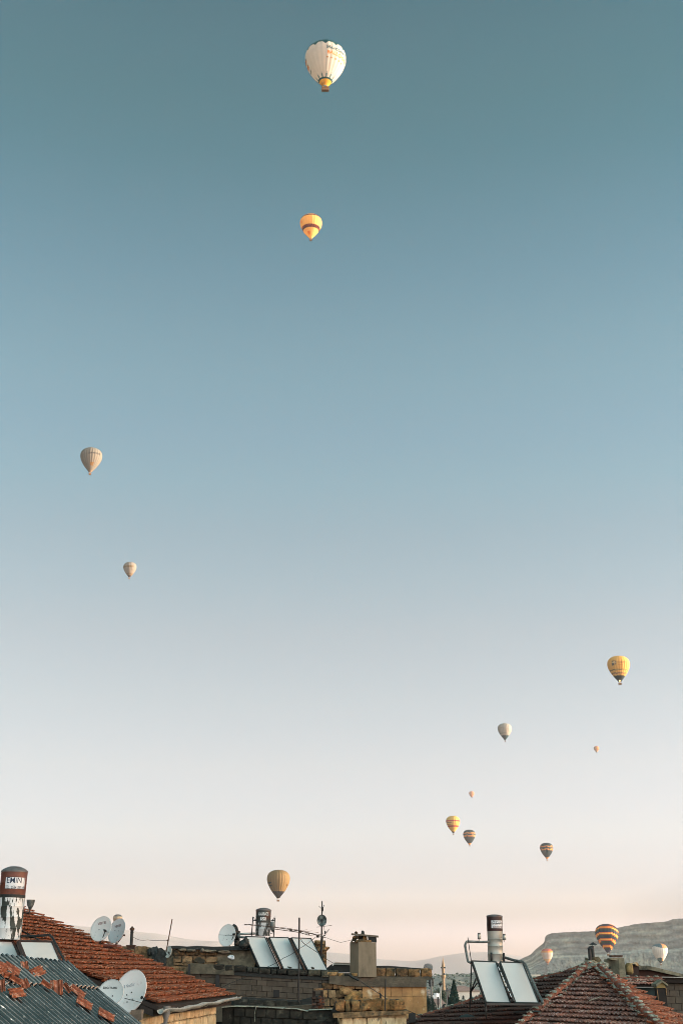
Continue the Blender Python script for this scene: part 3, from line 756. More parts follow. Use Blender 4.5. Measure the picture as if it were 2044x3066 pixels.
for (px, py, k, ang, fw, sc_, label) in [
    (37, 2902, 0, 28, .34, .78, 'long loose tile lying along the sheets near the left roof edge'),
    (4, 2893, 1, 20, .32, .8, 'loose tile cut by the left picture edge just below the panel'),
    (74, 2892, 1, 80, .5, .62, 'pale ribbed loose tile just below the dark bar between the panels'),
    (112, 2911, 0, -24, .38, .8, 'loose tile turned crosswise below the right solar panel'),
    (11, 2912, 1, -12, .32, .75, 'small loose tile at the left edge under the long one'),
    (28, 2926, 2, 2, .4, 1.1, 'small broken tile fragment left of the ribbed tile'),
    (46, 2939, 2, 26, .45, 1.2, 'narrow broken tile fragment touching the ribbed tile'),
    (74, 2947, 1, 66, .5, .68, 'ribbed loose tile standing on its side left of the roof middle'),
    (4, 2952, 2, 85, .6, 1.0, 'tile fragment half outside the left picture edge'),
    (51, 2974, 0, -8, .32, .8, 'lowest crosswise loose tile at left with dark hollow end'),
    (137, 2952, 2, 30, .5, 1.1, 'tile fragment left of the upright ribbed tile'),
    (170, 2958, 1, 88, .7, 1.0, 'upright ribbed loose tile facing the viewer in the roof middle'),
    (198, 2961, 2, 52, .6, 1.0, 'triangular broken tile leaning right of the upright ribbed tile'),
    (233, 2970, 0, 33, .32, .80, 'upper one of three tiles in a slanting row along the roof edge'),
    (252, 3005, 0, 27, .32, .84, 'middle one of three tiles in a slanting row along the roof edge'),
    (318, 3040, 0, 25, .30, .86, 'lowest one of three tiles in a slanting row along the roof edge')]:
    o = protos[k] if not used[k] else protos[k].copy()
    if used[k]: COL.objects.link(o)
    used[k] = True
    p = onroof(px, py); tc_ = (CAM-p).normalized()
    zz = (NC*(1-fw)+tc_*fw).normalized(); aa = math.radians(ang)
    up_ = V((0, -SP, CP)); s0 = X*math.cos(aa)-up_*math.sin(aa)
    yy = (s0-tc_*(s0.dot(zz)/tc_.dot(zz))).normalized(); xx = yy.cross(zz).normalized()
    m = Matrix.Identity(4)
    for i, e in enumerate((xx, yy, zz)): m[0][i], m[1][i], m[2][i] = e.x*sc_*.84, e.y*sc_*.88, e.z*sc_
    m.translation = p+tc_*.05
    o.matrix_world = m; tag(o, label, 'roof tile', TG)
random.seed(3)

# ------------------------------------------------------------ solar water heaters
SG = 'solar water heaters on the roofs'
def paral(tl, tr, bl, Y0):
    """collector rectangle from three picture corners, top left Y0 away; depth solved for right angles"""
    A = P(*tl, Y0)
    # downslope vector: comes towards the viewer as much as it drops
    S0 = P(*bl, Y0)-A
    dy = abs(S0.z)*.95
    for _ in range(6):
        Bp = P(*bl, Y0-dy); S = Bp-A; dy = abs(S.z)*.95
    dw = 0
    for _ in range(12):
        Wp = P(*tr, Y0+dw); W = Wp-A; dw = (W.x*S.x+W.z*S.z)/dy
    return A, W, S
def collector(root, A, W, S, fm, bar=.045):
    N = W.cross(S).normalized()
    if N.y > 0: N = -N
    Wu, Su = W.normalized(), S.normalized(); wl, sl = W.length, S.length
    body = MB(); body.box(A+W/2+S/2-N*.045, W/2, S/2, N*.035); cp = body.build('collector_panel', fm, root)
    fr = MB()
    fr.box(A+W/2+Su*bar/2+N*.0, W/2, Su*bar/2, N*.03); fr.box(A+W/2+S-Su*bar/2, W/2, Su*bar/2, N*.03)
    fr.box(A+S/2+Wu*bar/2, Wu*bar/2, S/2-Su*bar, N*.03); fr.box(A+S/2+W-Wu*bar/2, Wu*bar/2, S/2-Su*bar, N*.03)
    fr.build('frame', fm, cp)
    g = MB(); g.box(A+W/2+S/2+N*.0, W/2-Wu*bar, S/2-Su*bar, N*.006); g.build('glass', M_glass, cp)
    return cp
def tank(root, bot, top, rpx, Y, segs, dome=.09, n=40, rim=.012):
    """segs: [(name, f0, f1, material, extra radius)] along the axis from bottom to top; returns helper for labels"""
    a, b = P(*bot, Y), P(*top, Y); ax = (b-a); L = ax.length; ax.normalize(); r = rpx*K*Y*1.0
    mains = None
    for nm, f0, f1, m, er in segs:
        mb = MB(); rr = r+er
        prof = [(0.0, f0*L), (rr, f0*L)]
        k = max(2, int((f1-f0)*L/.22))
        for i in range(k+1):
            h = (f0+(f1-f0)*i/k)*L
            if 0 < i < k: prof += [(rr, h-.012), (rr+.008, h), (rr, h+.012)]
            else: prof.append((rr+(.006 if i == k else 0), h))
        prof.append((0, f1*L))
        mb.lathe(prof, a, ax, n)
        o = mb.build(nm, m, root, smooth='auto')
        if mains is None: mains = o
    mb = MB(); rr = r+segs[-1][4]
    mb.lathe([(rr+rim, L-.03), (rr+rim, L), (rr*.93, L+dome*.28), (rr*.7, L+dome*.62), (rr*.4, L+dome*.9), (0, L+dome)], a, ax, n)
    mb.build('dome', M_dome, root, smooth='auto')
    side = V((0, -1, 0)); side = (side-ax*side.dot(ax)).normalized(); rgt = side.cross(ax).normalized()
    if rgt.x < 0: rgt = -rgt
    def fn(th0, h0, er=0):
        R_ = r+er
        return lambda x, y: a+ax*(h0*L+y)+(side*math.cos(th0+x/R_)+rgt*math.sin(th0+x/R_))*R_
    return a, b, ax, L, r, fn
def sticker(root, fn, wd, ht, name='label_sticker', m=None):
    mb = MB(); n = 16
    for j in range(2):
        for i in range(n+1): mb.v.append(fn(-wd/2+wd*i/n, -ht/2+ht*j))
    mb.f = [(i, i+1, n+2+i, n+1+i) for i in range(n)]; mb.t = [(1, 1, 1)]*n
    return mb.build(name, m or M_label, root)
def tube_part(name, pts, r, m, root, n=8):
    mb = MB(); mb.tube(pts, r, n); return mb.build(name, m, root, smooth=True)
def bend(pts, k=3):
    """round the corners of a polyline"""
    out = [pts[0]]
    for a, b, c in zip(pts, pts[1:], pts[2:]):
        r = min((a-b).length, (c-b).length)*.3; p = b+(a-b).normalized()*r; q = b+(c-b).normalized()*r
        for i in range(k+1):
            t = i/k; out.append(p*(1-t)**2+b*2*t*(1-t)+q*t*t)
    return out+[pts[-1]]

# left heater
Yh = 31.0
h1 = thing('solar_water_heater', P(60, 2900, Yh), 'solar heater with peeling white tank topped in red brown, cut by the left picture edge', 'solar water heater', SG)
a, b, ax, L, r, fn = tank(h1, (24, 2813), (45, 2608.5), 38.6, Yh+.6, [('storage_tank', 0, .64, M_peel, 0), ('expansion_tank', .64, 1.0, M_brn, .004)], dome=.12)
tk = [o for o in h1.children if o.name.startswith('expansion')][0]
mb = MB(); mb.lathe([(r+.001, .60*L), (r+.010, .605*L), (r+.010, .645*L), (r+.001, .65*L)], a, ax, 40); mb.build('band', M_dark, h1)
sticker(tk, fn(.42, .815, .012), .52, .265)
m_ = MB(); text_on(m_, 'EMiN I', .46, .135, fn(.44, .855, .016), .002, (.012, .03, .07)); m_.build('lettering', M_ink, tk)
m_ = MB(); text_on(m_, 'TEL.: 0534 780 149', .50, .075, fn(.42, .75, .016), .006, (.02, .03, .05)); m_.build('lettering', M_ink, tk)
A, W, S = paral((53, 2817), (158, 2819), (81, 2887), Yh); collector(h1, A, W*1.0, S*1.25, M_frame2, .05)
A2, W2, S2 = paral((-66, 2815), (40, 2817), (-38, 2885), Yh); collector(h1, A2, W2, S2*1.25, M_frame2, .05)
tube_part('insulated_pipe', bend([P(64, 2803, Yh+.5), P(110, 2803, Yh+.4), P(150, 2799, Yh+.2), P(158, 2808, Yh), P(202, 2894, Yh-1.1)]), .028, M_black, h1)
tube_part('stand_strut', [P(64, 2786, Yh+.9), P(128, 2820, Yh+.7)], .02, M_black, h1)
tube_part('stand_strut', [P(60, 2780, Yh+.9), P(60, 2920, Yh+.9)], .025, M_black, h1)
tube_part('stand_leg', [P(2, 2740, Yh+.9), P(2, 2960, Yh+.9)], .03, M_black, h1)
c = P(93.5, 2694, Yh+.6); bq = P(91, 2720.5, Yh+.6); q = (c-bq); ql = q.length
mb = MB(); mb.lathe([(.03, -.02), (.045, .01), (.085, ql*.45), (.098, ql*.8), (.103, ql), (.096, ql), (.09, ql*.8), (.03, .05)], bq, q, 20)
cup = mb.build('overflow_cup', M_foil, h1, smooth='auto')
mb = MB(); mb.tube(bend([P(68, 2733.5, Yh+.6), P(89, 2733, Yh+.6), P(91, 2719, Yh+.6)]), .016, 8); mb.build('pipe', M_black, cup, smooth=True)
mb = MB(); mb.aabb(-12.5, -5.2, 28.6, 32.9, 8, 10.9); mb.build('rear_wall', M_dstone, shed)

# ------------------------------------------------------------ red tiled house, left
Yn = 33.0
O = P(470, 3011, Yn); E = V((.0795, 1, 0)).normalized(); Uh = V((-1, .0795, 0)).normalized(); sl = .375
Up = (Uh+Z*sl).normalized(); NR_ = E.cross(Up).normalized()
if NR_.z < 0: NR_ = -NR_
house = thing('red_tiled_house', V((O.x-2, 38, 0)), 'stone house with wide orange red clay tile roof and bent gutter', 'house')
Lr, Wr = 11.9, 8.6
poly = [O, O+E*Lr, O+E*Lr+Up*Wr, O+Up*Wr]
mb = MB(); tiles(mb, poly, E, -Up, NR_, 0.0, expo=.386, lo=.65, hi=1.25, warm=.12)
roof = mb.build('roof', M_tile, house)
mb = MB(); mb.ext([p-NR_*.005 for p in [O-Up*.05, O+E*Lr-Up*.05, O+E*Lr+Up*Wr, O+Up*Wr]], -NR_*.1); mb.build('roof_deck', M_deck, roof)
rd = [O+Up*Wr, O+E*Lr+Up*Wr]
mb = MB(); mo = MB(); captiles(mb, mo, rd, r=.12, L=.38); mb.build('ridge_tiles', M_cap, roof)
mb = MB(); mb.ext([O+Up*Wr-NR_*.02, O+E*Lr+Up*Wr-NR_*.02, O+E*Lr+Up*Wr+Uh*6-Z*2.4, O+Up*Wr+Uh*6-Z*2.4], -Z*.1); mb.build('rear_slope', M_tile, roof)
# gutter: a bent half pipe along the eave
mb = MB(); N_ = 60; g0 = O-Up*.06-E*.15
vsg = []
for i in range(N_+1):
    f = i/N_; p = g0+E*(Lr+.55)*f+Z*(-.075+.05*noise.noise(V((f*7, 0, 0)))+.10*f*f)+(-Uh)*(.03*noise.noise(V((f*9, 4, 0))))
    for k in range(9):
        th = math.pi*k/8; vsg.append(p+(-Uh)*(.075-.075*math.cos(th))-Z*(.085*math.sin(th)))
mb.add(vsg, [(i*9+k, i*9+k+1, (i+1)*9+k+1, (i+1)*9+k) for i in range(N_) for k in range(8)])
gut = mb.build('gutter', M_zincl, house, smooth=True); mm = gut.modifiers.new('t', 'SOLIDIFY'); mm.thickness = .006
for i in range(11):
    mb = MB(); f = i/10; p = g0+E*(Lr+.4)*f+Z*(-.075+.10*f*f); vv = [p+(-Uh)*(.075-.082*math.cos(math.pi*k/8))-Z*(.092*math.sin(math.pi*k/8)) for k in range(9)]
    mb.tube(vv, .008, 5); mb.build('bracket', M_zincl, gut)
mb = MB(); dp = P(498, 3025, 33.6); mb.lathe([(.05, -.34), (.05, -.22), (.10, -.10), (.11, .06), (.11, .10)], dp, Z, 12); mb.tube([dp-Z*.3, dp-Z*.42-X*.25, dp-Z*5-X*.25], .045, 10); mb.build('downpipe', M_mpole, gut, smooth='auto')
# eave soffit and walls
mb = MB(); mb.ext([O+Up*.05-NR_*.12, O+E*Lr+Up*.05-NR_*.12, O+E*Lr+Up*.75-NR_*.12, O+Up*.75-NR_*.12], -Z*.16); mb.build('eave_board', M_deck, house)
wx = -Uh; w0 = O+Up*.55+E*.35; w0 = V((w0.x, w0.y, O.z-.16))
mb = MB(); blocks(mb, w0, E, -Z, wx, Lr-1.3, 2.6, .62, .34, jit=.02, depth=.09, lo=.8, hi=1.15, warm=.05)
# near gable wall, seen end on below the eave
blocks(mb, w0+V((-5.5, 0, 0)), X, -Z, -Yv, 5.5, 2.4, .6, .34, jit=.02, depth=.09, lo=.7, hi=1.1)
mb.build('masonry', M_cream, house)
mb = MB(); mb.box(w0+E*(Lr-1.3)/2+Uh*3-Z*(w0.z/2+.0), E*((Lr-1.3)/2-.02), Uh*3, Z*(w0.z/2)); mb.build('wall', M_deck, house)
mb = MB(); mb.ext([w0+Uh*.1+E*.05+Z*.05, w0+Uh*7.3+E*.05+Z*.05, w0+Uh*7.3+E*.05+Z*2.4], E*.2); mb.build('gable_wall', M_dstone, house)
# chimney stub with slab that carries the twin dishes
mb = MB(); cz = P(306, 2866, 43); mb.aabb(cz.x-.28, cz.x+.28, 42.7, 43.3, cz.z-.3, P(306, 2834, 43).z, (.55, .4, .4), .01)
mb.build('chimney', M_brn, roof)
mb = MB(); q = P(308, 2831.5, 43); mb.box(q, X*.55, Yv*.4, (Z+X*.03)*.035, None, .006); mb.build('chimney_slab', M_brn, roof)
# dark verge boards lying on the far edge
for i, (x0_, y0_, x1_, y1_) in enumerate([(248, 2829, 292, 2844), (262, 2828, 300, 2838), (315, 2851, 352, 2866)]):
    mb = MB(); aa, bb = P(x0_, y0_, 44), P(x1_, y1_, 44); d_ = (bb-aa); mb.box((aa+bb)/2, d_/2, Yv*.12, Z*.035, None, .01)
    mb.build('verge_board', M_dark, roof)

# ------------------------------------------------------------ satellite dishes
DG = 'satellite dishes on the roofs'
def dish(px, py, rx, ry, Y, label, lnb=None, arm=None, foot=None, roll=0, yaw_sign=1, col=(1, 1, 1), logos=(), bolts=(), up=.22, strut=None, depth=.11, m=None):
    c = P(px, py, Y); ryw = ry*K*Y; rxw = rx*K*Y; R_ = ryw
    yaw = math.acos(min(.999, rx/ry))*yaw_sign
    nrm = V((math.sin(yaw), -math.cos(yaw), up)).normalized()
    vd = (CAM-c).normalized()
    rgt = Z.cross(-nrm).normalized()
    if rgt.x < 0: rgt = -rgt
    upv = nrm.cross(rgt).normalized()
    if upv.z < 0: upv = -upv
    q = Matrix.Rotation(math.radians(roll), 3, nrm); rgt = q @ rgt; upv = q @ upv
    def plen(v): a_, b_ = proj(c+v*.1), proj(c-v*.1); return math.hypot(a_[0]-b_[0], a_[1]-b_[1])/.2
    sx_ = rx/plen(rgt); ryw = ry/plen(upv)
    base = P(*(foot or (px, py+ry)), Y+.1)
    t = thing('satellite_dish', base, label, 'satellite dish', DG)
    def sf(x, y, off=0): return c+rgt*x+upv*y+nrm*(depth*R_*((x/sx_)**2+(y/ryw)**2)+off)
    mb = MB(); n, k = 56, 10
    vs = [sf(0, 0)]
    for i in range(1, k+1):
        for j in range(n): th = 2*math.pi*j/n; vs.append(sf(sx_*i/k*math.cos(th), ryw*i/k*math.sin(th)))
    fs = [(0, 1+j, 1+(j+1) % n) for j in range(n)]+[(1+(i-1)*n+j, 1+i*n+j, 1+i*n+(j+1) % n, 1+(i-1)*n+(j+1) % n) for i in range(1, k) for j in range(n)]
    mb.add(vs, fs, col); rim = [sf(sx_*math.cos(2*math.pi*j/n), ryw*math.sin(2*math.pi*j/n)) for j in range(n+1)]
    ref = mb.build('reflector', m or M_dish, t, smooth=True); md = ref.modifiers.new('t', 'SOLIDIFY'); md.thickness = .012; md.offset = -1 if True else 1
    mb = MB(); mb.tube(rim, .009, 6, caps=False, tint=tuple(v*.8 for v in col)); mb.build('rim', m or M_dish, ref, smooth=True)
    for s_, x_, y_, w_, h_, cc, bo in logos:
        mb = MB(); ro = math.radians(-roll)
        text_on(mb, s_, w_*R_, h_*R_, lambda x, y: sf(x_*R_+x, y_*R_+y, .006), bo, cc); mb.build('lettering', M_ink, ref)
    if bolts:
        for x_, y_ in bolts: mb = MB(); mb.lathe([(.014, .0), (.014, .012), (0, .014)], sf(x_*R_, y_*R_), nrm, 8); mb.build('bolt', M_black, ref)
    if lnb:
        lp = P(*lnb, Y-.42*R_*1.6); ap = P(*(arm or (px, py+ry*.9)), Y-.05)
        mb = MB(); mb.tube([ap, lp], .014, 6); arm_o = mb.build('feed_arm', M_black, t)
        mb = MB(); d_ = (c-lp).normalized(); mb.lathe([(.022, -.07), (.03, -.06), (.03, .02), (.04, .03), (.04, .06), (0, .07)], lp, d_, 12); mb.build('receiver_head', M_black, t, smooth='auto')
    mb = MB(); mb.tube([base, sf(0, -ryw*.5, -.08)], .022, 8); mb.box(sf(0, -ryw*.3, -.06), rgt*.07, upv*.1, nrm*.03); mb.build('mount', M_black, t)
    if strut: mb = MB(); mb.tube([P(*strut[0], Y-.02), P(*strut[1], Y-.6)], .007, 5); mb.build('strut', M_black, t)
    return t
VT = (.20, .09, .09)
dish(305, 2782, 31.5, 36.8, 43, 'front one of the twin dishes on the roof chimney slab, whole face visible', lnb=(316, 2787), arm=(303, 2821), foot=(297, 2831), roll=8, yaw_sign=-1, logos=[('VESTEL', .03, .48, .92, .19, VT, .015)], bolts=[(-.25, 0), (.2, -.05)])
dish(353, 2788, 25.8, 36.5, 44.5, 'rear one of the twin dishes, half covered by the front one', lnb=(371, 2799), arm=(351, 2826), foot=(345, 2833), roll=8, yaw_sign=-1, col=(.85, .88, .92), logos=[('VESTEL', .0, .42, .92, .18, VT, .015)], bolts=[(-.35, .1), (.1, .0), (.15, -.5)])
dish(334, 2973, 37.5, 39.5, 28.6, 'dish with black lettering half behind the corrugated roof edge', foot=(330, 3020), col=(.86, .89, .90), yaw_sign=-1, logos=[('DIGITURK', -.12, .36, 1.18, .15, (.01, .02, .02), .02)], bolts=[(.15, -.22)])
dish(395, 2970, 50, 63.5, 29.8, 'largest dish, white with faded script, in front of the red roof', lnb=(430, 2989), arm=(412, 3026), foot=(398, 3040), roll=12, yaw_sign=-1, col=(1.25, 1.18, 1.18), logos=[('& NextStar', -.16, .33, .68, .15, (.35, .40, .45), .0)], bolts=[(-.30, -.08), (.0, -.02), (-.22, -.42), (.1, -.36)], strut=((374, 2989), (424, 3002)))
dish(682, 2801.5, 27, 31.5, 53.6, 'dish with crossbar beside the ruined stone stump, left of the middle panels', lnb=(701, 2797), arm=(687, 2833), foot=(680, 2834), roll=18, yaw_sign=-1, strut=((655, 2799), (700, 2801)), bolts=[(-.2, .1), (.1, .1), (-.1, -.35)])
dish(506, 2851, 10, 17, 52.8, 'small tilted dish hanging on the ruined wall below the leaning pole', lnb=(505, 2852), arm=(513, 2868), foot=(495, 2858), roll=-24, yaw_sign=-1, col=(.8, .82, .78))
# timber block and post by the big dish
mb = MB(); mb.box(P(410, 3038, 29.5), X*.13, Yv*.12, Z*.10, None, .015); tag(mb.build('wooden_block', M_wood), 'weathered timber block at the foot of the largest dish', 'block')

# flue pipe and leaning pole behind the tiled roof
t = thing('flue_pipe', P(393.5, 2832, 46), 'black stove flue with pointed cowl right of the twin dishes', 'flue')
q = P(393.5, 2830, 46); hh = P(393.5, 2774, 46).z-q.z
mb = MB(); mb.lathe([(.055, 0), (.055, hh*.3), (.06, hh*.31), (.055, hh*.33), (.055, hh*.66), (.068, hh*.68), (.055, hh*.7), (.055, hh*.78)], q, Z, 14); mb.build('pipe', M_black, t, smooth='auto')
mb = MB(); mb.lathe([(.05, hh*.78), (.085, hh*.80), (.085, hh*.90), (.03, hh*.97), (.03, hh), (0, hh*1.01)], q, Z, 14); mb.build('cowl', M_rust, t, smooth='auto')
mb = MB(); mb.box(q-Z*.06, X*.13, Yv*.15, Z*.06, None, .01); mb.box(q-Z*.02, X*.16, Yv*.17, Z*.02); mb.build('base_block', M_rust, t)
mb = MB(); mb.tube([P(498, 2850, 52.6), P(516, 2752, 52.6)], .022, 8); mb.tube([P(500, 2817, 52.55), P(503, 2814, 52.55)], .03, 6); tag(mb.build('leaning_pole', M_rust), 'thin rusty pole leaning right above the ruined wall', 'pole')

# ------------------------------------------------------------ ruined wall in the middle distance
rw = thing('ruined_wall', P(450, 2860, 53.2), 'long half ruined wall with black roofing felt on top behind the red roof', 'wall')
mb = MB(); mb.pext([(300, 2834), (330, 2832), (372, 2835), (420, 2834), (448, 2836), (458, 2842), (470, 2841), (490, 2846), (505, 2842), (520, 2840), (640, 2841), (762, 2842), (762, 2960), (300, 2960)], 53.2, .8); mb.build('wall_core', M_oldpl, rw)
mb = MB(); blocks(mb, P(318, 2833, 53.2), X, -Z, -Yv, 1.75, .9, .62, .55, jit=.04, depth=.10, lo=.8, hi=1.1); blocks(mb, P(522, 2842, 53.2), X, -Z, -Yv, 1.8, .62, .45, .26, jit=.05, depth=.14, lo=.6, hi=1.1, warm=.1)
blocks(mb, P(420, 2893, 53.2), X, -Z, -Yv, 1.9, 1.0, .36, .3, jit=.03, depth=.16, lo=.7, hi=1.3); mb.build('stonework', M_brown, rw)
mb = MB(); random.seed(5)
for x_, y_, a_, b_ in [(632, 2848, 20, 5), (672, 2851, 19, 6), (575, 2846, 14, 5), (548, 2844, 12, 5), (607, 2846, 8, 6)]:
    mb.rock(P(x_, y_, 53.0), a_*K*53, .2, b_*K*53, rt(1.0, 1.7, .1), .5)
mb.build('cap_stones', M_stone, rw)
mb = MB()
pts = [(505, 2833), (530, 2831.5), (560, 2834), (590, 2832), (640, 2834.5), (700, 2833), (735, 2834), (762, 2833), (762, 2843), (745, 2845), (700, 2844), (640, 2846), (600, 2843), (560, 2842), (530, 2840), (505, 2840)]
mb.pext(pts, 52.9, 1.3); mb.build('roofing_felt', M_dark, rw)
mb = MB()
for x_, y_, a_, b_ in [(463, 2855, 10, 20), (480, 2862, 14, 22), (448, 2850, 6, 12), (492, 2872, 10, 20), (474, 2880, 16, 16), (700, 2868, 40, 18), (738, 2865, 34, 20), (770, 2870, 30, 24), (665, 2876, 18, 10)]:
    mb.rock(P(x_, y_, 52.95 if x_ < 600 else 53.7), a_*K*53, .12, b_*K*53, rt(.8, 1.4, .05), .6)
mb.build('torn_felt', M_dark, rw)
mb = MB(); mb.rock(P(690, 2866, 52.8), .12, .1, .08, None, .5); mb.rock(P(696, 2867, 52.8), .08, .1, .09, None, .5); tag(mb.build('white_bag', M_label), 'crumpled pale bag in the dark gap below the black felt', 'bag')
mb = MB(); mb.rock(P(452, 2888, 44.6), .12, .12, .06, None, .4); tag(mb.build('stone', M_stone), 'pale stone sitting at the far edge of the red roof', 'stone')
# stump behind the dish
mb = MB(); mb.ext([P(a, b, 54.6) for a, b in [(702, 2833), (702, 2800), (697, 2780), (694, 2774), (699, 2766), (704, 2768), (709, 2776), (711, 2785), (716, 2787), (715, 2800), (716, 2833)]], Yv*.6, (1, 1, 1))
for x_, y_, a_ in [(703, 2775, 5), (708, 2790, 7), (709, 2806, 7), (708, 2822, 7)]: mb.rock(P(x_, y_, 54.5), a_*K*55, .25, a_*K*60, rt(.7, 1.6), .6)
tag(mb.build('stone_stump', M_dark), 'jagged dark stump of a chimney behind the dish with crossbar', 'chimney')
# ------------------------------------------------------------ long block-built house in the middle
YB2 = 52.0
mid = thing('block_built_house', P(960, 3010, 54), 'long flat roofed house of grey blocks with orange ashlar at its right end', 'house')
random.seed(11)
M_oldpl2 = mat('stained_render', (.15, .13, .09), (.06, .055, .04), scale=3, rough=.95, bump=.012, bscale=30, c3=(.26, .22, .16), s3=4, t3=.62)
def pt(px, py, dy=0): return P(px, py, YB2+dy)
# core walls
mb = MB(); pts = [(625, 2893), (640, 2890), (775, 2899), (870, 2906), (985, 2912), (1275, 2925), (1275, 3600), (625, 3600)]
mb.ext([pt(a, b, .12) for a, b in pts], Yv*9, (1, 1, 1)); mb.build('wall_core', M_deck, mid)
# left stub of bigger stones ending in the dark joint
mb = MB(); mb.pext([(569, 2883), (640, 2888), (700, 2893), (700, 2920), (640, 2917), (569, 2915)], YB2-.2, .4); mb.pext([(569, 2900), (640, 2905), (640, 3300), (569, 3300)], YB2+.12, 1); mb.build('plaster_band', M_oldpl2, mid)
# cinder blocks: rows sag to the right
U = (pt(985, 2929)-pt(640, 2911)).normalized()
hole = lambda x, y: abs(x-3.0*1.0) < .0
mb = MB(); o_ = pt(572, 2907)
hx, hy = (pt(829, 2996)-o_).dot(U), (o_-pt(829, 2996)).z
blocks(mb, o_, U, -Z, -Yv, (pt(990, 2930)-o_).length, 1.80, .40, .205, jit=.004, depth=.06, lo=.82, hi=1.12, warm=.03, varw=.04, rows=.205, gap=.016, skip=lambda x, y: abs(x-3.42) < .14 and 1.02 < y < 1.24)
mb.build('block_wall', M_cinder, mid)
mb = MB(); mb.pext([(819, 2964), (836, 2964), (836, 2986), (819, 2986)], YB2-.075, .05, (.25, .25, .25)); mb.build('vent_opening', M_black, mid)
mb = MB()
for x_, y_ in [(702, 2939), (727, 2941), (753, 2942), (686, 2955), (764, 2961), (703, 2975), (731, 2977), (756, 2976), (791, 2982)]:
    q = pt(x_, y_, -.09); mb.ext([q+X*-.045, q+X*.045, q+Z*.09], Yv*.03, (1, 1, 1))
mb.build('mortar_drips', M_conc, mid)
# coping stones
mb = MB(); cop = [(640, 2887), (700, 2890), (740, 2893), (757, 2897), (775, 2896), (812, 2900), (860, 2902), (922, 2904), (985, 2907), (1012, 2905)]
for (a, b), (c, d) in zip(cop, cop[1:]):
    cuts_ = [a]
    while cuts_[-1] < c-14: cuts_.append(min(c, cuts_[-1]+random.uniform(16, 52)))
    if cuts_[-1] < c: cuts_[-1] = c
    for xa, xb in zip(cuts_, cuts_[1:]):
        i = 0; n_ = 1; yy = b+(d-b)*((xa+xb)/2-a)/(c-a)+random.uniform(-1, 1.5)
        q = pt((xa+xb)/2, yy+8.5, .05); w_ = (xb-xa)*K*YB2/2-.012
        tn = rt(.7, 1.25); 
        if xa >= 915: tn = (2.4, 2.3, 2.0)
        mb.rbox(q, X*(w_+.008), Yv*.28, Z*random.uniform(.10, .125), tn, .16)
for x_, y_, a_, b_ in [(935, 2901, 7, 5), (860, 2898, 12, 4), (846, 2900, 8, 4)]: mb.rock(pt(x_, y_, .1), a_*K*52, .1, b_*K*52, (1.6, 1.5, 1.35), .5)
mb.build('coping_stones', M_dstone, mid)
mb = MB(); mb.ext([pt(a, b, -.12) for a, b in [(640, 2903), (740, 2911), (870, 2921), (1000, 2926), (1000, 2936), (870, 2931), (740, 2923), (640, 2914)]], Yv*.3)
mb.build('tar_band', M_dark, mid)
mb = MB(); mb.pext([(646, 2908), (657, 2908), (657, 2972), (646, 2972)], YB2-.16, .1); mb.build('drain_pipe', M_black, mid)
mb = MB(); mb.pext([(563, 2886), (570, 2886), (570, 2936), (563, 2936)], YB2-.5, .1); mb.build('joint_post', M_black, mid)
# right half: stone course, concrete beam, ashlar
mb = MB()
for (a, b, ya, yb, t_) in [(978, 1012, 2911, 2922, (1.6, 1.5, 1.3)), (1013, 1030, 2914, 2923, (1.8, 1.6, 1.3)), (1031, 1047, 2914, 2922, (.5, .5, .5)), (1050, 1076, 2914, 2923, (1.5, 1.3, 1.0)), (1078, 1098, 2902, 2924, (.9, .85, .8)), (1097, 1121, 2899, 2924, (1.7, 1.35, .9)), (1123, 1153, 2900, 2923, (.8, .75, .7)), (1154, 1181, 2901, 2923, (.7, .68, .6)), (1184, 1218, 2902, 2923, (.55, .52, .48)), (1220, 1257, 2903, 2923, (.85, .75, .62)), (1259, 1291, 2903, 2923, (1.15, .95, .7))]:
    q = pt((a+b)/2, (ya+yb)/2, .05); mb.rbox(q, X*((b-a)/2*K*YB2+.002), Yv*.3, Z*((yb-ya)/2*K*YB2*1.08), t_, .16)
mb.rock(pt(1272, 2903, .0), .22, .2, .05, (1.5, 1.3, 1), .5); mb.rock(pt(1100, 2901, -.1), .2, .16, .07, (1.5, 1.3, 1), .5)
mb.build('parapet_stones', M_brown, mid)
mb = MB(); mb.ext([pt(a, b, -.22) for a, b in [(985, 2922), (1100, 2923), (1200, 2924), (1292, 2923), (1294, 2932), (1276, 2936), (1275, 2955), (1180, 2955), (1050, 2953), (985, 2945)]], Yv*.5)
mb.build('concrete_beam', M_conc, mid)
mb = MB(); o2 = pt(1084, 2954); blocks(mb, o2, X, -Z, -Yv, (1275-1084)*K*YB2, 2.6, .46, .36, jit=.006, depth=.10, lo=.88, hi=1.12, warm=.04, gap=.008, varw=.3, rows=.37)
mb.build('ashlar_wall', M_ochre, mid)
mb = MB(); o3 = pt(962, 2940); blocks(mb, o3, X, -Z, -Yv, (1084-962)*K*YB2, 1.6, .40, .30, jit=.03, depth=.12, lo=.65, hi=1.9, warm=.1, gap=.03); mb.build('patched_wall', M_brown, mid)
mb = MB(); mb.rock(pt(1060, 2984, -.15), .32, .14, .18, (1.5, 1.35, 1.0), .5); mb.rock(pt(1036, 2967, -.1), .26, .12, .15, (1.7, 1.6, 1.4), .4); mb.rock(pt(1069, 2989, -.2), .16, .1, .13, (1.6, 1.2, .7), .4); mb.build('loose_rubble', M_brown, mid)
mb = MB(); mb.ext([pt(a, b, 1.2) for a, b in [(1000, 2912), (985, 2908), (992, 2895), (1000, 2888), (1047, 2890), (1050, 2912)]], Yv*2); mb.build('roof_hut', M_dark, mid)
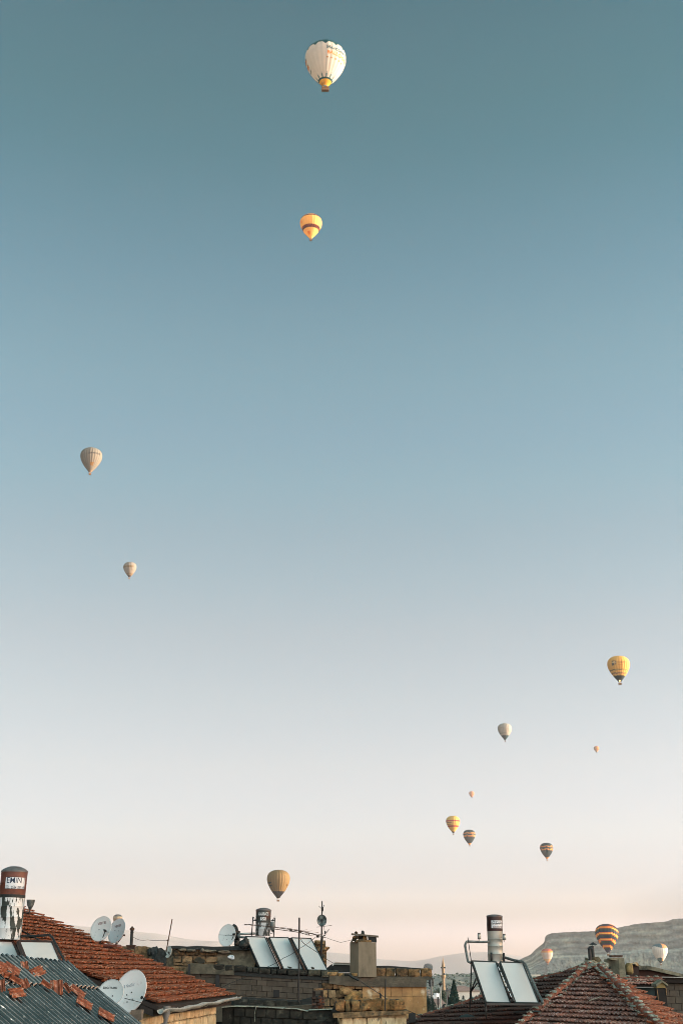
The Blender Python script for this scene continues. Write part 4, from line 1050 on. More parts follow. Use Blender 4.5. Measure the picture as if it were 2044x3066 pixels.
mb = MB(); mb.ext([pt(a, b, 1.1) for a, b in [(997, 2883.5), (1048, 2885), (1048, 2890), (997, 2888)]], Yv*1.4, (.8, .9, .9)); mb.ext([pt(a, b, 1.0) for a, b in [(1001, 2881), (1048, 2882.5), (1048, 2884.5), (1001, 2883)]], Yv*1.5, (1.2, 1.0, .9)); mb.build('skylight_cover', M_zincl, mid)
mb = MB(); pts = [(1120, 2892), (1160, 2891.5), (1195, 2894), (1230, 2897), (1260, 2899), (1282, 2901), (1282, 2906), (1240, 2905), (1180, 2904), (1120, 2904)]; mb.ext([pt(a, b, .35) for a, b in pts], Yv*1.2); mb.build('tarred_edge', M_dark, mid)
# chimney
ch = MB(); yc = YB2-.35; bl, br = P(1072, 2922, yc), P(1125.5, 2905, yc)
fl = [P(1072.5, 2820, yc), P(1125.5, 2822, yc)]
w_ = (fl[1]-fl[0]).x; hC = fl[0].z-P(1072, 2925, yc).z
side = V((-.30, 1.0, 0))*.95*w_
ch.ext([V((fl[0].x, yc, fl[0].z-hC)), V((fl[1].x, yc, fl[0].z-hC)), V((fl[1].x, yc, fl[0].z-.02)), V((fl[0].x, yc, fl[0].z))], V((-.33, .72, 0)))
chim = ch.build('chimney', M_plast, mid)
mb = MB(); cz = fl[0].z
for x_, y_, a_, b_, d_, t_ in [(1064, 2807, 10, 5, .25, (1.3, 1.1, .8)), (1060, 2814, 7, 4, .3, (1.1, 1, .8)), (1082, 2815, 14, 4, .2, (1.2, 1.1, .95)), (1092, 2808, 7, 8, .25, (1.4, 1.15, .75)), (1104, 2817, 10, 3, .3, (1, .9, .7)), (1053, 2819, 3, 3, .3, (1, 1, .9)), (1066, 2793, 5, 4, .3, (.9, .7, .6))]:
    mb.rock(P(x_, y_, yc+d_), a_*K*yc, .16, b_*K*yc, t_, .4)
mb.rbox((fl[0]+fl[1])/2+V((-.16, .36, .035)), X*(w_/2), Yv*.36, Z*.05, (.9, .85, .75), .2)
mb.build('chimney_stones', M_brown, chim)
mb = MB(); mb.ext([P(a, b, yc+.05) for a, b in [(1101, 2804), (1126, 2806), (1127.5, 2821), (1118, 2820), (1103, 2817)]], Yv*.5); mb.rock(P(1085.5, 2794.5, yc+.3), .065, .07, .12, None, .3); mb.rock(P(1079, 2806, yc+.35), .1, .1, .09, None, .3); mb.build('chimney_bricks', M_dark, chim)
mb = MB(); A_, B_ = P(1051.5, 2796, yc+.05), P(1133, 2804.5, yc+.05); d_ = (B_-A_)/2; mb.box((A_+B_)/2+Yv*.25, d_, Yv*.32, Z*.030, None, .008); mb.build('chimney_slab', M_wood, chim)
mb = MB(); q1, q2 = P(1044, 2918, yc-.1), P(1074, 2935, yc-.1); mb.tube([q1, P(1055, 2926, yc-.12), q2], .05, 6); mb.build('burnt_beam', M_black, mid)

# ruin post behind the third panel
mb = MB(); mb.ext([P(a, b, 54) for a, b in [(940, 2905), (940, 2817), (945, 2815), (974, 2816), (974.5, 2834), (987, 2835), (986, 2839), (977, 2848), (977, 2910)]], Yv*.7, (1, 1, 1))
for x_, y_, a_, b_ in [(958, 2823, 14, 7), (955, 2842, 9, 8), (970, 2841, 7, 6), (975, 2837, 9, 2.5), (969, 2870, 6, 12), (971, 2893, 5, 10)]: mb.rock(P(x_, y_, 53.95), a_*K*54, .14, b_*K*54, rt(.7, 1.5, .1), .4)
tag(mb.build('stone_pier', M_brown), 'brown stone pier with a projecting ledge behind the rightmost middle panel', 'pier')
mb = MB()
mb.ext([P(a, b, 53.2) for a, b in [(976, 2905), (980, 2897), (988, 2890), (994, 2886), (996, 2912), (984, 2914)]], Yv*.4); tag(mb.build('rubble_heap', M_dark), 'dark heap between the rightmost middle panel and the chimney', 'rubble')

# middle heater
Yq = 53.0
h2 = thing('solar_water_heater', P(850, 2905, Yq-1), 'solar heater with three panels and rusty dark tank lettered in white, on the middle roof', 'solar water heater', SG)
a, b, ax, L, r, fn = tank(h2, (786.5, 2802), (789, 2724.5), 22.2, Yq+.8, [('storage_tank', 0, .52, mat('patchy_white_paint', (.62, .63, .61), (.5, .5, .5), scale=3, rough=.6, c3=(.045, .05, .045), s3=4.5, t3=.50, w3=.03, stretch=(1, 1, .5)), -.004), ('expansion_tank', .50, 1.0, mat('rusty_green_paint', (.055, .065, .06), (.035, .045, .042), scale=4, rough=.6, c3=(.13, .05, .03), s3=5, t3=.58, w3=.08), .006)], dome=.085)
tk = [o for o in h2.children if o.name.startswith('expansion')][0]
m_ = MB(); text_on(m_, 'AVANOS', .46, .14, fn(.08, .84, .012), .02, (.75, .75, .72)); m_.build('lettering', M_ink, tk)
m_ = MB(); text_on(m_, 'ISI', .235, .13, fn(.04, .645, .012), .04, (.82, .82, .80)); m_.build('lettering', M_ink, tk)
for tl, tr, bl in [((734, 2804), (793.5, 2806), (776, 2898)), ((804.5, 2806), (863.5, 2808), (848, 2903)), ((870.5, 2808), (931, 2810), (920, 2906))]:
    A, W, S = paral(tl, tr, bl, Yq); collector(h2, A, W, S, M_frame, .035)
for (x0_, y0_), (x1_, y1_) in [((799, 2808), (843, 2899)), ((867, 2810), (912, 2903))]:
    A = P(x0_, y0_, Yq-.02); B = P(x1_, y1_, Yq-1.25); tube_part('connecting_pipe', [A, B], .035, M_rust, h2)
tube_part('insulated_pipe', bend([P(716, 2797, Yq+.6), P(764, 2795, Yq+.7)]), .045, M_zincl, h2)
tube_part('insulated_pipe', bend([P(713, 2799, Yq+.5), P(718, 2806, Yq+.3), P(735, 2807, Yq+.1)]), .045, M_foil, h2)
tube_part('stand_post', [P(757.5, 2745, Yq+.6), P(753, 2806, Yq+.6)], .02, M_black, h2); tube_part('stand_post', [P(823, 2749, Yq+.6), P(819, 2806, Yq+.6)], .02, M_black, h2)
for x0_, s_ in ((758, 1), (823, -1)):
    tube_part('stand_hoop', [P(x0_, 2745, Yq+.6), P(x0_+s_*5, 2752, Yq+.6), P(x0_+s_*9, 2756, Yq+.6)], .012, M_black, h2)
    tube_part('stand_bar', [P(x0_-s_*1, 2755, Yq+.6), P(x0_+s_*12, 2757, Yq+.6)], .02, M_black, h2)
for x0_ in (760, 845, 925): tube_part('stand_leg', [P(x0_, 2812, Yq+.75), P(x0_, 2925, Yq+.75)], .02, M_black, h2)
mb = MB(); mb.lathe([(.03, 0), (.09, .08), (.10, .2), (.1, .38), (.09, .4)], P(816, 2790, Yq+.5), Z, 14); mb.tube([P(816, 2790, Yq+.5), P(816, 2794, Yq+.5), P(809, 2795, Yq+.5)], .015, 6); mb.build('overflow_cup', M_foil, h2, smooth='auto')
mb = MB(); mb.rock(P(730, 2826, Yq-.3), .2, .2, .16, None, .5); mb.rock(P(737, 2822, Yq-.3), .12, .15, .2, None, .5); mb.build('roof_lump', M_dark, h2)

# masts and aerials
AG = 'aerials on the middle roof'
t = thing('antenna_mast', P(896, 3000, 49), 'tall black mast in front of the middle panels carrying a long rooftop aerial', 'antenna mast', AG)
mb = MB(); mb.tube([P(894, 3000, 49), P(895.8, 2747.5, 49)], .032, 10); mb.tube([P(893.5, 2966, 49), P(893.6, 2960, 49)], .045, 8); mb.box(P(891, 2863, 48.97), X*.04, Yv*.04, Z*.04); mb.build('pole', M_black, t)
mb = MB(); mb.tube([P(732, 2767.5, 52), P(760, 2770, 51.5), P(807, 2774, 50.5), P(895, 2787, 49), P(930, 2794.5, 48.5), P(973, 2807, 48)], .016, 6); mb.tube([P(816, 2781, 50.4), P(895, 2791.5, 48.95), P(924, 2800, 48.6)], .014, 6)
mb.tube([P(924, 2800, 48.6), P(925.5, 2794, 48.6)], .02, 6)
boom = mb.build('aerial_boom', M_copper, t)
for i, (x_, y_, w_, dy_) in enumerate([(746, 2768, 14, -2), (762, 2770, 12, -2), (799, 2773, 12, -2.5), (813, 2776, 12, -2.5), (842, 2778, 15, -3), (862, 2781, 14, -3), (881, 2784, 14, -3), (899, 2787, 20, -3.5), (914, 2790, 20, -3), (931, 2795, 22, -3), (946, 2799, 20, -2)]):
    Yy = 52-(x_-732)/241*4; mb = MB(); mb.tube([P(x_-w_, y_+dy_+4, Yy-.7), P(x_, y_, Yy), P(x_+w_, y_+dy_, Yy+.5)], .008, 5); mb.lathe([(.022, -.02), (.022, .02)], P(x_, y_, Yy), Z, 6); mb.build('aerial_rod', M_copper, boom)
for x_, y_ in [(871, 2785), (898, 2790), (951, 2803)]:
    Yy = 52-(x_-732)/241*4; mb = MB(); mb.box(P(x_, y_, Yy), X*.05, Yv*.05, Z*(.05)); mb.build('clamp', M_black, boom)
t2 = thing('antenna_mast', P(961, 2880, 53.4), 'mast with small round mesh dish and forked tip right of the middle panels', 'antenna mast', AG)
mb = MB(); mb.tube([P(960, 2885, 53.5), P(962.5, 2800, 53.4), P(964, 2720, 53.3), P(964, 2698, 53.3)], .036, 8, r2=.022); mb.tube([P(958.8, 2875, 53.4), P(964, 2805, 53.3)], .05, 8); mb.build('pole', M_black, t2)
mb = MB(); q = P(964.5, 2722, 53.2)
for ex, ey in ((954.5, 2713), (970.5, 2710)): mb.tube([q, P(ex, ey, 53.2)], .011, 5)
mb.rock(q, .05, .05, .09, None, .3); mb.build('forked_tip', M_black, t2)
mb = MB(); c_ = P(963.3, 2756, 53.15); nn = 30; R_ = .205
vs = [c_+Yv*.03]; 
for i in range(1, 5):
    for j in range(nn): th = 2*math.pi*j/nn; vs.append(c_+V((math.cos(th)*R_*i/4*.93, .03-.06*(i/4)**2, math.sin(th)*R_*i/4*1.06)))
fs = [(0, 1+j, 1+(j+1) % nn) for j in range(nn)]+[(1+(i-1)*nn+j, 1+i*nn+j, 1+i*nn+(j+1) % nn, 1+(i-1)*nn+(j+1) % nn) for i in range(1, 4) for j in range(nn)]
mb.add(vs, fs)
for i in range(len(mb.t)): mb.t[i] = (1.5, 1.6, 1.6) if ((i % nn)*6//nn) % 2 else (.5, .6, .6)
ms_ = mb.build('mesh_dish', M_foil, t2); ms_.modifiers.new('t', 'SOLIDIFY').thickness = .01
mb = MB(); mb.tube([vs[-nn+j] for j in range(nn)]+[vs[-nn]], .01, 5, caps=False); mb.lathe([(.05, -.1), (.05, .02)], c_, Yv, 12); mb.build('rim', M_black, ms_)
mb = MB(); mb.tube([P(947.5, 2776, 53.2), P(970, 2773.5, 53.1), P(993, 2771, 53.2)], .009, 5); mb.tube([P(970, 2774, 53.1), P(967, 2797, 53.1)], .007, 5)
mb.tube([P(967, 2803, 53.1), P(985, 2781, 53.1), P(984.5, 2784, 53), P(972, 2802, 53)], .007, 5); mb.rock(P(973, 2792, 53.1), .035, .03, .07); mb.tube([P(966, 2803, 53.1), P(975, 2799, 53.1)], .015, 5); mb.build('loop_aerial', M_black, t2)

# parapets at the bottom of the middle
lw = thing('garden_parapet', P(800, 3030, 46), 'low dark stone parapet with pale cap along the bottom of the middle', 'wall')
random.seed(21)
def strip(name, pts, Y, th, m): mb = MB(); mb.pext(pts, Y, th); return mb.build(name, m, lw)
strip('upper_ledge', [(640, 2984), (700, 2986), (760, 2987), (773, 2989), (815, 2991), (895, 2996), (905, 2993), (950, 2981), (955, 3040), (640, 3040)], 49.5, .4, M_dark)
mb = MB(); o_ = P(700, 2989, 49.4); blocks(mb, o_, (P(895, 2998, 49.4)-o_), -Z, -Yv, 2.5, .36, .5, .32, jit=.03, depth=.12, lo=.7, hi=1.4, rows=.34); mb.build('ledge_stones', M_dstone, lw)
strip('flat_roof', [(640, 3013), (700, 3010), (760, 3012), (850, 3014), (905, 3010), (925, 3008), (955, 3012), (960, 3060), (640, 3060)], 48.6, .9, M_conc)
mb = MB(); base_ = [(665, 3016), (700, 3013), (760, 3014), (850, 3019), (890, 3021), (921, 3028), (925, 3024), (1010, 3022), (1010, 3400), (665, 3400)]
mb.pext(base_, 46, .5); mb.build('wall_core', M_dstone, lw)
mb = MB(); cc = base_[:8]
for (a, b), (c, d) in zip(cc, cc[1:]): p0, p1 = P(a, b, 45.95), P(c, d, 45.95); mb.box((p0+p1)/2+Yv*.2, (p1-p0)/2, Yv*.32, Z*.012, rt(.9, 1.3, .02), .006)
mb.build('pale_cap', M_mort, lw)
mb = MB(); o_ = P(700, 3017, 46); blocks(mb, o_, (P(900, 3025, 46)-o_), -Z, -Yv, 3.6, 1.2, .42, .29, jit=.02, depth=.08, lo=.6, hi=1.2, rows=.29); blocks(mb, P(925, 3026, 46), X, -Z, -Yv, 1.0, .8, .36, .27, jit=.02, depth=.08, lo=.7, hi=1.2); mb.build('stonework', M_dstone, lw)
mb = MB(); mb.tube([P(763, 3060, 45.7), P(763.5, 3030, 45.7), P(766, 3016, 45.7), P(772, 3014, 45.85)], .010, 6); mb.build('hose', M_mort, lw)
# small broken brick flue beside the cinder wall
bf = thing('brick_flue', P(955, 3020, 48), 'crumbling red brick flue with a flat cap in front of the grey block wall', 'chimney')
mb = MB(); blocks(mb, P(933, 2984, 48), X, -Z, -Yv, .48, .42, .2, .10, jit=.025, depth=.3, lo=.5, hi=1.5, warm=.25); mb.pext([(935, 2968), (944, 2968), (944, 2990), (935, 2990)], 48.1, .3, (.25, .25, .25)); mb.pext([(960, 2968), (967, 2968), (967, 2988), (960, 2988)], 48.1, .3, (.25, .25, .25))
mb.rock(P(958, 3001, 47.8), .12, .1, .2, (1.6, .9, .5), .6); mb.build('brickwork', M_rust, bf)
mb = MB(); q = P(953, 2962, 48.1); mb.box(q, X*.16, Yv*.2, Z*.03, (1.2, 1, .9), .01); mb.build('cap', M_brown, bf)
# parapet with brown stones and slab at the right
bp = thing('stone_parapet', P(1110, 3060, 45), 'brown rubble parapet on a projecting slab with whitewashed wall below', 'wall')
mb = MB(); q = [(993, 3027), (1003, 3000), (1010, 2995), (1205, 2992), (1212, 3028), (1205, 3031), (993, 3031)]; mb.pext(q, 45.3, .4); mb.build('wall_core', M_dark, bp)
mb = MB()
for a, b, y0_, y1_, tt in [(1006, 1033, 2997, 3026, (1.2, 1.0, .8)), (1034, 1047, 2997, 3028, (.8, .75, .6)), (1050, 1076, 2996, 3028, (1.0, .9, .7)), (1077, 1111, 2993, 3028, (1.2, 1, .75)), (1112, 1143, 2991, 3025, (.9, .75, .55)), (1146, 1165, 2993, 3025, (1, .85, .6)), (1166, 1184, 2995, 3024, (1, .85, .6)), (1187, 1209, 2995, 3023, (1.3, 1.05, .75))]:
    mb.rbox(P((a+b)/2, (y0_+y1_)/2, 45.1), X*((b-a)/2*K*45+.008), Yv*.22, Z*((y1_-y0_)/2*K*45), tt, .22, 4)
mb.build('rubble_stones', M_brown, bp)
mb = MB(); mb.ext([P(a, b, 44.7) for a, b in [(995, 3034), (1040, 3031), (1120, 3028), (1225, 3026), (1224, 3036), (1150, 3040), (1050, 3048), (998, 3048)]], Yv*.9); mb.build('slab', M_brown, bp)
mb = MB(); blocks(mb, P(1022, 3045, 45), X, -Z, -Yv, 2.2, 1.2, .5, .32, jit=.02, depth=.1, lo=1.0, hi=1.5, warm=.03); mb.pext([(1015, 3046), (1216, 3036), (1216, 3400), (1015, 3400)], 45.1, .5); mb.build('whitewashed_wall', M_cream, bp)
mb = MB(); mb.pext([(1224, 3034), (1243, 3034), (1243, 3060), (1224, 3060)], 46.5, .3); mb.build('recess', M_black, bp)
mb = MB(); mb.tube([P(1152, 3026, 44.9), P(1154, 2931, 44.9)], .028, 8, r2=.018); tag(mb.build('iron_stake', M_black), 'black iron stake standing upright in the brown rubble parapet', 'stake')
mb = MB(); mb.rock(P(1139, 2983, 45), .035, .03, .09, None, .4); mb.rock(P(1137.5, 2976, 45), .025, .03, .04, None, .3); tag(mb.build('iron_stub', M_black), 'small dark iron stub beside the upright stake', 'stub')

# cables
CG = 'cables strung between the roofs'
def cable(pts, r, label, sag=0.0):
    """pts [(px,py,Y)] smooth"""
    out_ = []
    for (a, b) in zip(pts, pts[1:]):
        A, B = P(*a), P(*b)
        for i in range(9): t_ = i/8; out_.append(A*(1-t_)+B*t_-Z*sag*4*t_*(1-t_))
    mb = MB(); mb.tube(out_, r, 5); tag(mb.build('cable', M_wire), label, 'cable', CG)
cable([(798, 2896, 51), (850, 2868, 50.5), (893, 2842, 49.2), (945, 2805, 52.5)], .010, 'cable slanting up across the middle panels to the mast foot', .03)
cable([(900, 2812, 50), (905, 2820, 50), (912, 2827, 50), (950, 2852, 51.5)], .012, 'dark cable curling over the rightmost middle panel')
cable([(972, 2869, 53), (998, 2884, 53)], .009, 'short cable from the stone pier down to the dark hut')
cable([(968, 2804, 53), (990, 2813, 52.6), (1020, 2822, 52), (1050, 2815, 51.8)], .007, 'thin cable sagging from the mast to the rendered chimney')
cable([(1078, 2938, 51), (1136, 2976, 48), (1190, 3012, 46), (1262, 3044, 44)], .012, 'cable running down across the orange ashlar to the right roof')
cable([(657, 2960, 51.5), (690, 2944, 51), (740, 2924, 51)], .010, 'cable rising over the grey block wall beside the drain pipe')
cable([(400, 2806, 46), (420, 2815, 46.5), (442, 2814, 47), (470, 2816, 49.5), (502, 2815, 52.4)], .007, 'wavy thin cable from the stove flue to the leaning pole', .01)
# ------------------------------------------------------------ hipped tiled roof, bottom right
hr = thing('hipped_roof_house', V((8, 41, 0)), 'house with hipped dark red tile roof whose hips are bedded in pale mortar', 'house')
T = P(1778, 2893, 46.0)
A1 = P(1204, 3070, 47.5); B1 = P(1530, 3102, 41.0); C1 = P(1985, 3094, 38.8); D1 = P(2125, 3106, 42.0)
mroof = None
def face(poly, a, b, c, rowang, ribang, ref, m, seed, lo, hi, expo, tw=.29):
    global mroof
    random.seed(seed)
    U, D, N = plane_axes(a, b, c)
    rr = P(ref[0], ref[1], 43); d_ = (rr-CAM); t_ = (a-CAM).dot(N)/d_.dot(N); rr = CAM+d_*t_
    ra = row_dir(rr, U, D, rowang); U2 = (U+D*ra).normalized(); D2 = N.cross(U2).normalized()
    if D2.z > 0: D2 = -D2
    al = img_dir(rr, U2, D2, 0, ribang)
    mb = MB(); tiles(mb, poly, U2, D2, N, al, expo=expo, tw=tw, rib=.042, lo=lo, hi=hi, warm=.1, trim=1.0)
    o = mb.build('roof', m, hr) if mroof is None else mb.build('roof_slope', m, mroof)
    if mroof is None: mroof = o
    mb = MB(); mb.ext([p-N*.004 for p in poly], -N*.09); mb.build('roof_deck', M_deck, mroof)
    return U2, D2, N
R_ = math.radians
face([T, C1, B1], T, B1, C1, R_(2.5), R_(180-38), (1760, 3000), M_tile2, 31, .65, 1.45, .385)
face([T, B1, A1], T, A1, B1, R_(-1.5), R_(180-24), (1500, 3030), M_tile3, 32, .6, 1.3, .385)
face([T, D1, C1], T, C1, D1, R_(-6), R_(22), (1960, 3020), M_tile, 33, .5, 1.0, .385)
# wall body
mb = MB(); low = [A1, B1, C1, D1, V((D1.x, D1.y+8, D1.z)), V((A1.x, A1.y+6, A1.z))]
mb.ext([V((p.x, p.y, p.z-.12)) for p in low], V((0, 0, -(A1.z-.3)))); mb.build('wall', M_dstone, hr)
N1 = plane_axes(T, B1, C1)[2]
def ridge_line(pts, seed, r, nm='ridge_tiles', side=.19):
    mb = MB(); mo = MB(); captiles(mb, mo, pts, r=r, L=.36, seed=seed, side=side)
    a_ = mb.build(nm, M_cap, mroof); mo.build('mortar', M_mort, mroof)
Tb = P(1757, 2899, 45.8)
ridge_line([Tb, B1], 1, .12, side=.21); ridge_line([P(1797, 2900, 45.3), C1], 2, .125, side=.21)
ridge_line([T+V((-.1, 0, 0)), P(1681, 2924, 46.5), P(1604, 2940, 46.9), P(1444, 2993, 47.2), P(1350, 3026, 47.4), A1], 3, .10)
mb = MB(); random.seed(9)
for i in range(46): q = P(random.uniform(1745, 1800), random.uniform(2888, 2903), 45.9+random.uniform(-.3, .3)); s_ = random.uniform(.06, .15); mb.rock(q, s_*1.4, s_, s_*.8, rt(.6, 1.4, .04), .6, sub=1)
for i in range(26): q = P(random.uniform(1604, 1700), 0, 46); x_ = random.uniform(1600, 1700); q = P(x_, interp([(1600, 2944), (1700, 2926)], x_)+random.uniform(-3, 7), 46.4); s_ = random.uniform(.05, .12); mb.rock(q, s_*1.6, s_, s_*.7, rt(.4, 1.2, .04), .6, sub=1)
mb.build('apex_mortar', M_mort, mroof)
# bent white wire on the slope
mb = MB(); wy = 43.6
mb.tube([P(x_, y_, wy-(y_-2965)*.055) for x_, y_ in [(1790, 2966), (1799, 2967), (1804, 2973), (1801, 2981), (1788, 2988), (1775, 2992), (1762, 2996)]], .012, 5); tag(mb.build('wire_scrap', M_mort), 'pale curled scrap of wire lying on the front slope of the hipped roof', 'wire')

# flues and chimneys of that roof
fs_ = thing('twin_flues', P(1765, 2890, 47), 'two dark metal flues with conical cowls on a rounded stone base', 'flue')
mb = MB(); mb.lathe([(.30, -.5), (.285, -.05), (.24, .10), (.13, .16), (0, .16)], P(1766, 2889, 47), Z, 20, wob=.1); mb.rock(P(1783, 2876, 47.2), .17, .2, .14, (.45, .42, .35), .5); mb.rock(P(1756, 2876, 47.2), .06, .1, .10, (.4, .4, .35), .5); mb.rock(P(1775, 2872, 47.1), .12, .15, .09, (.35, .33, .28), .5); mb.build('stone_base', M_oldpl, fs_, smooth=True)
for x_, yb, yt, r_, yc0, yc1, cw, nm in [(1765.5, 2878, 2841, .058, 2842, 2832.5, 10, 0), (1774.5, 2874, 2832, .062, 2829, 2821, 12.5, 1)]:
    mb = MB(); yy = 46.7+nm*.35; a, b = P(x_, yb, yy), P(x_, yt, yy); L = (b-a).z
    mb.lathe([(r_, 0), (r_, L*.45), (r_*1.08, L*.46), (r_, L*.48), (r_, L*.8), (r_*1.08, L*.81), (r_, L*.83), (r_, L)], a, Z, 14); fl_ = mb.build('flue', M_black, fs_, smooth='auto')
    c0, c1 = P(x_, yc0, yy), P(x_, yc1, yy); cr_ = cw*K*yy
    mb = MB(); mb.lathe([(0, .005), (cr_, 0), (cr_*.96, .012), (.01, (c1-c0).z)], c0, Z, 16)
    for k_ in range(3): th = k_*2.1; mb.tube([b+V((math.cos(th)*r_, math.sin(th)*r_, -.02)), c0+V((math.cos(th)*r_*1.1, math.sin(th)*r_*1.1, .01))], .006, 4)
    mb.build('cowl', M_black, fl_)

# right heater
Yr_ = 43.0
h3 = thing('solar_water_heater', P(1500, 3010, Yr_-1), 'solar heater with two panels and shiny zinc tank with dark top, on the right roof', 'solar water heater', SG)
a, b, ax, L, r, fn = tank(h3, (1483, 2879), (1479, 2742.5), 23.2, Yr_+.7, [('storage_tank', 0, .66, M_zinc, -.004), ('expansion_tank', .66, 1.0, mat('dark_maroon_paint', (.035, .012, .012), (.022, .010, .010), scale=4, rough=.4), .004)], dome=.05)
tk = [o for o in h3.children if o.name.startswith('expansion')][0]
sticker(tk, fn(.28, .81, .008), .44, .245)
m_ = MB(); text_on(m_, 'ÖZLEN', .40, .115, fn(.32, .855, .012), .012, (.16, .19, .20)); m_.build('lettering', M_ink, tk)
m_ = MB(); text_on(m_, '-- --- - ---', .42, .012, fn(.28, .80, .012), .0, (.22, .12, .10)); m_.build('lettering', M_ink, tk)
m_ = MB(); text_on(m_, '0532 676 7449', .38, .062, fn(.34, .752, .012), .014, (.10, .02, .02)); m_.build('lettering', M_ink, tk)
for tl, tr, bl in [((1411, 2877), (1484, 2880), (1453, 3003)), ((1494, 2880), (1564, 2882.5), (1541, 3004))]:
    A, W, S = paral(tl, tr, bl, Yr_); collector(h3, A, W, S, M_frame, .035)
tube_part('insulated_pipe', bend([P(1463, 2820, Yr_+.5), P(1440, 2820.5, Yr_+.5), P(1396, 2819, Yr_+.4), P(1391, 2830, Yr_+.3), P(1400, 2879, Yr_+.1), P(1409, 2883, Yr_+.05)], 4), .040, M_foil, h3, 10)
tube_part('insulated_pipe', bend([P(1507, 2866, Yr_+.6), P(1540, 2876, Yr_+.3), P(1563, 2879, Yr_+.1), P(1572, 2888, Yr_-.1), P(1592, 2935, Yr_-.7), P(1612, 2980, Yr_-1.25), P(1623, 2998, Yr_-1.45), P(1622, 3004, Yr_-1.5)], 4), .042, M_foil, h3, 10)
for (x0_, y0_), (x1_, y1_) in [((1488, 2884), (1537, 2998))]:
    tube_part('connecting_pipe', [P(x0_, y0_, Yr_+.0), P(x1_, y1_, Yr_-1.35)], .030, M_frame, h3)
    mb = MB()
    for i in range(6): f = .1+.14*i; p0 = P(x0_+(x1_-x0_)*f-2, y0_+(y1_-y0_)*f, Yr_-1.4*f-.04); p1 = P(x0_+(x1_-x0_)*(f+.09)-2, y0_+(y1_-y0_)*(f+.09), Yr_-1.4*(f+.09)-.04); mb.tube([p0, p1], .014, 6)
    mb.build('pipe_wrap', M_label, h3)
for pts_ in [[(1411, 2880, .2), (1405, 3025, -.2)], [(1406, 2975, 0), (1424, 2930, -.5)], [(1407, 2972, .2), (1427, 2944, -.6)], [(1410, 2895, .2), (1408, 2960, .1), (1412, 3000, -.2)], [(1453, 3004, -1.4), (1455, 3050, -1.4)]]:
    tube_part('stand_leg', [P(x_, y_, Yr_+dy_) for x_, y_, dy_ in pts_], .022, M_black, h3)
tube_part('stand_post', [P(1469.5, 2852, Yr_+.4), P(1470, 2880, Yr_+.4)], .035, M_black, h3); tube_part('stand_post', [P(1507, 2853, Yr_+.4), P(1508, 2884, Yr_+.4)], .035, M_black, h3)
mb = MB(); p0, p1 = P(1455, 3006, Yr_-1.42), P(1622, 3008, Yr_-1.0); mb.box((p0+p1)/2, (p1-p0)/2, Yv*.03, Z*.03); mb.build('stand_rail', M_frame, h3)
tube_part('rod', [P(1399.5, 2807, Yr_+.3), P(1410, 2880, Yr_+.3)], .012, M_black, h3)
for x_, y0_, y1_ in [(1434, 2816, 2793), (1509, 2819, 2796)]:
    mb = MB(); q = P(x_, y0_-4, Yr_+.4); H_ = (P(x_, y1_, Yr_+.4)-q).z
    mb.lathe([(.045, 0), (.058, .01), (.058, .04)], q, Z, 12, (.3, .3, .3)); mb.lathe([(.050, .04), (.056, .05), (.056, H_-.06), (.05, H_-.05)], q, Z, 14); mb.lathe([(.045, H_-.05), (.045, H_), (0, H_)], q, Z, 12, (.25, .25, .25)); mb.tube([q, q-Z*.06], .012, 6)
    mb.build('air_vent_jar', M_zincl, h3, smooth='auto')

# ------------------------------------------------------------ building behind on the right
rb = thing('stepped_rear_house', V((16, 50, 0)), 'rear house at the right edge with brown gable, pale coping and small tiled lean-to', 'house')
YR = 49.0
def rp2(pts, Y, th, m, name, par=None): mb = MB(); mb.pext(pts, Y, th); return mb.build(name, m, par or rb)
rp2([(1845, 2957), (1972, 2957), (1975, 3120), (1845, 3120)], YR, 3, M_teal, 'rendered_wall')
U_ = X; tl_, tr_, br_, bl_ = P(1849, 2937, YR+.35), P(1978, 2939, YR+.35), P(1966, 2952, YR-.2), P(1838, 2951, YR-.2)
U, D, N = plane_axes(tl_, tr_, bl_); mb = MB(); tiles(mb, [tl_, tr_, br_, bl_], U, D, N, -.9, expo=.36, lo=.8, hi=1.5, trim=.8); lt = mb.build('lean_to_roof', M_tile2, rb)
mb = MB(); mb.ext([p-N*.01 for p in [tl_, tr_, br_, bl_]], -N*.06); mb.build('roof_deck', M_deck, lt)
mb = MB(); mo = MB(); captiles(mb, mo, [P(1850, 2936, YR+.4), P(1978, 2937, YR+.4)], r=.085, L=.37, seed=6, side=.12); mb.build('ridge_tiles', M_cap, lt); mo.build('mortar', M_mort, lt)
rp2([(1840, 2954), (1968, 2955.5), (1968, 2958), (1840, 2957)], YR-.25, .1, M_mpole, 'fascia')
rp2([(1899, 2926), (2100, 2927), (2100, 2945), (1975, 2941), (1960, 2937), (1870, 2934)], YR+.9, 2, M_deck, 'dark_fascia')  # dark roof fascia below the metal flashing
rp2([(1899, 2923.5), (2100, 2926), (2100, 2928), (1899, 2925.5)], YR+.7, .3, M_zincl, 'metal_flashing')
mb = MB(); blocks(mb, P(1986, 2944, YR+1.2), (P(2100, 2947, YR+1.2)-P(1986, 2944, YR+1.2)), -Z, -Yv, 1.6, 2.2, .36, .235, jit=.004, depth=.06, lo=.8, hi=1.2, warm=.03, rows=.235, varw=.05, gap=.014); mb.build('block_wall', M_cinder, rb); rp2([(1975, 2941), (2110, 2944), (2110, 3150), (1975, 3150)], YR+1.3, 3, M_deck, 'wall_core')
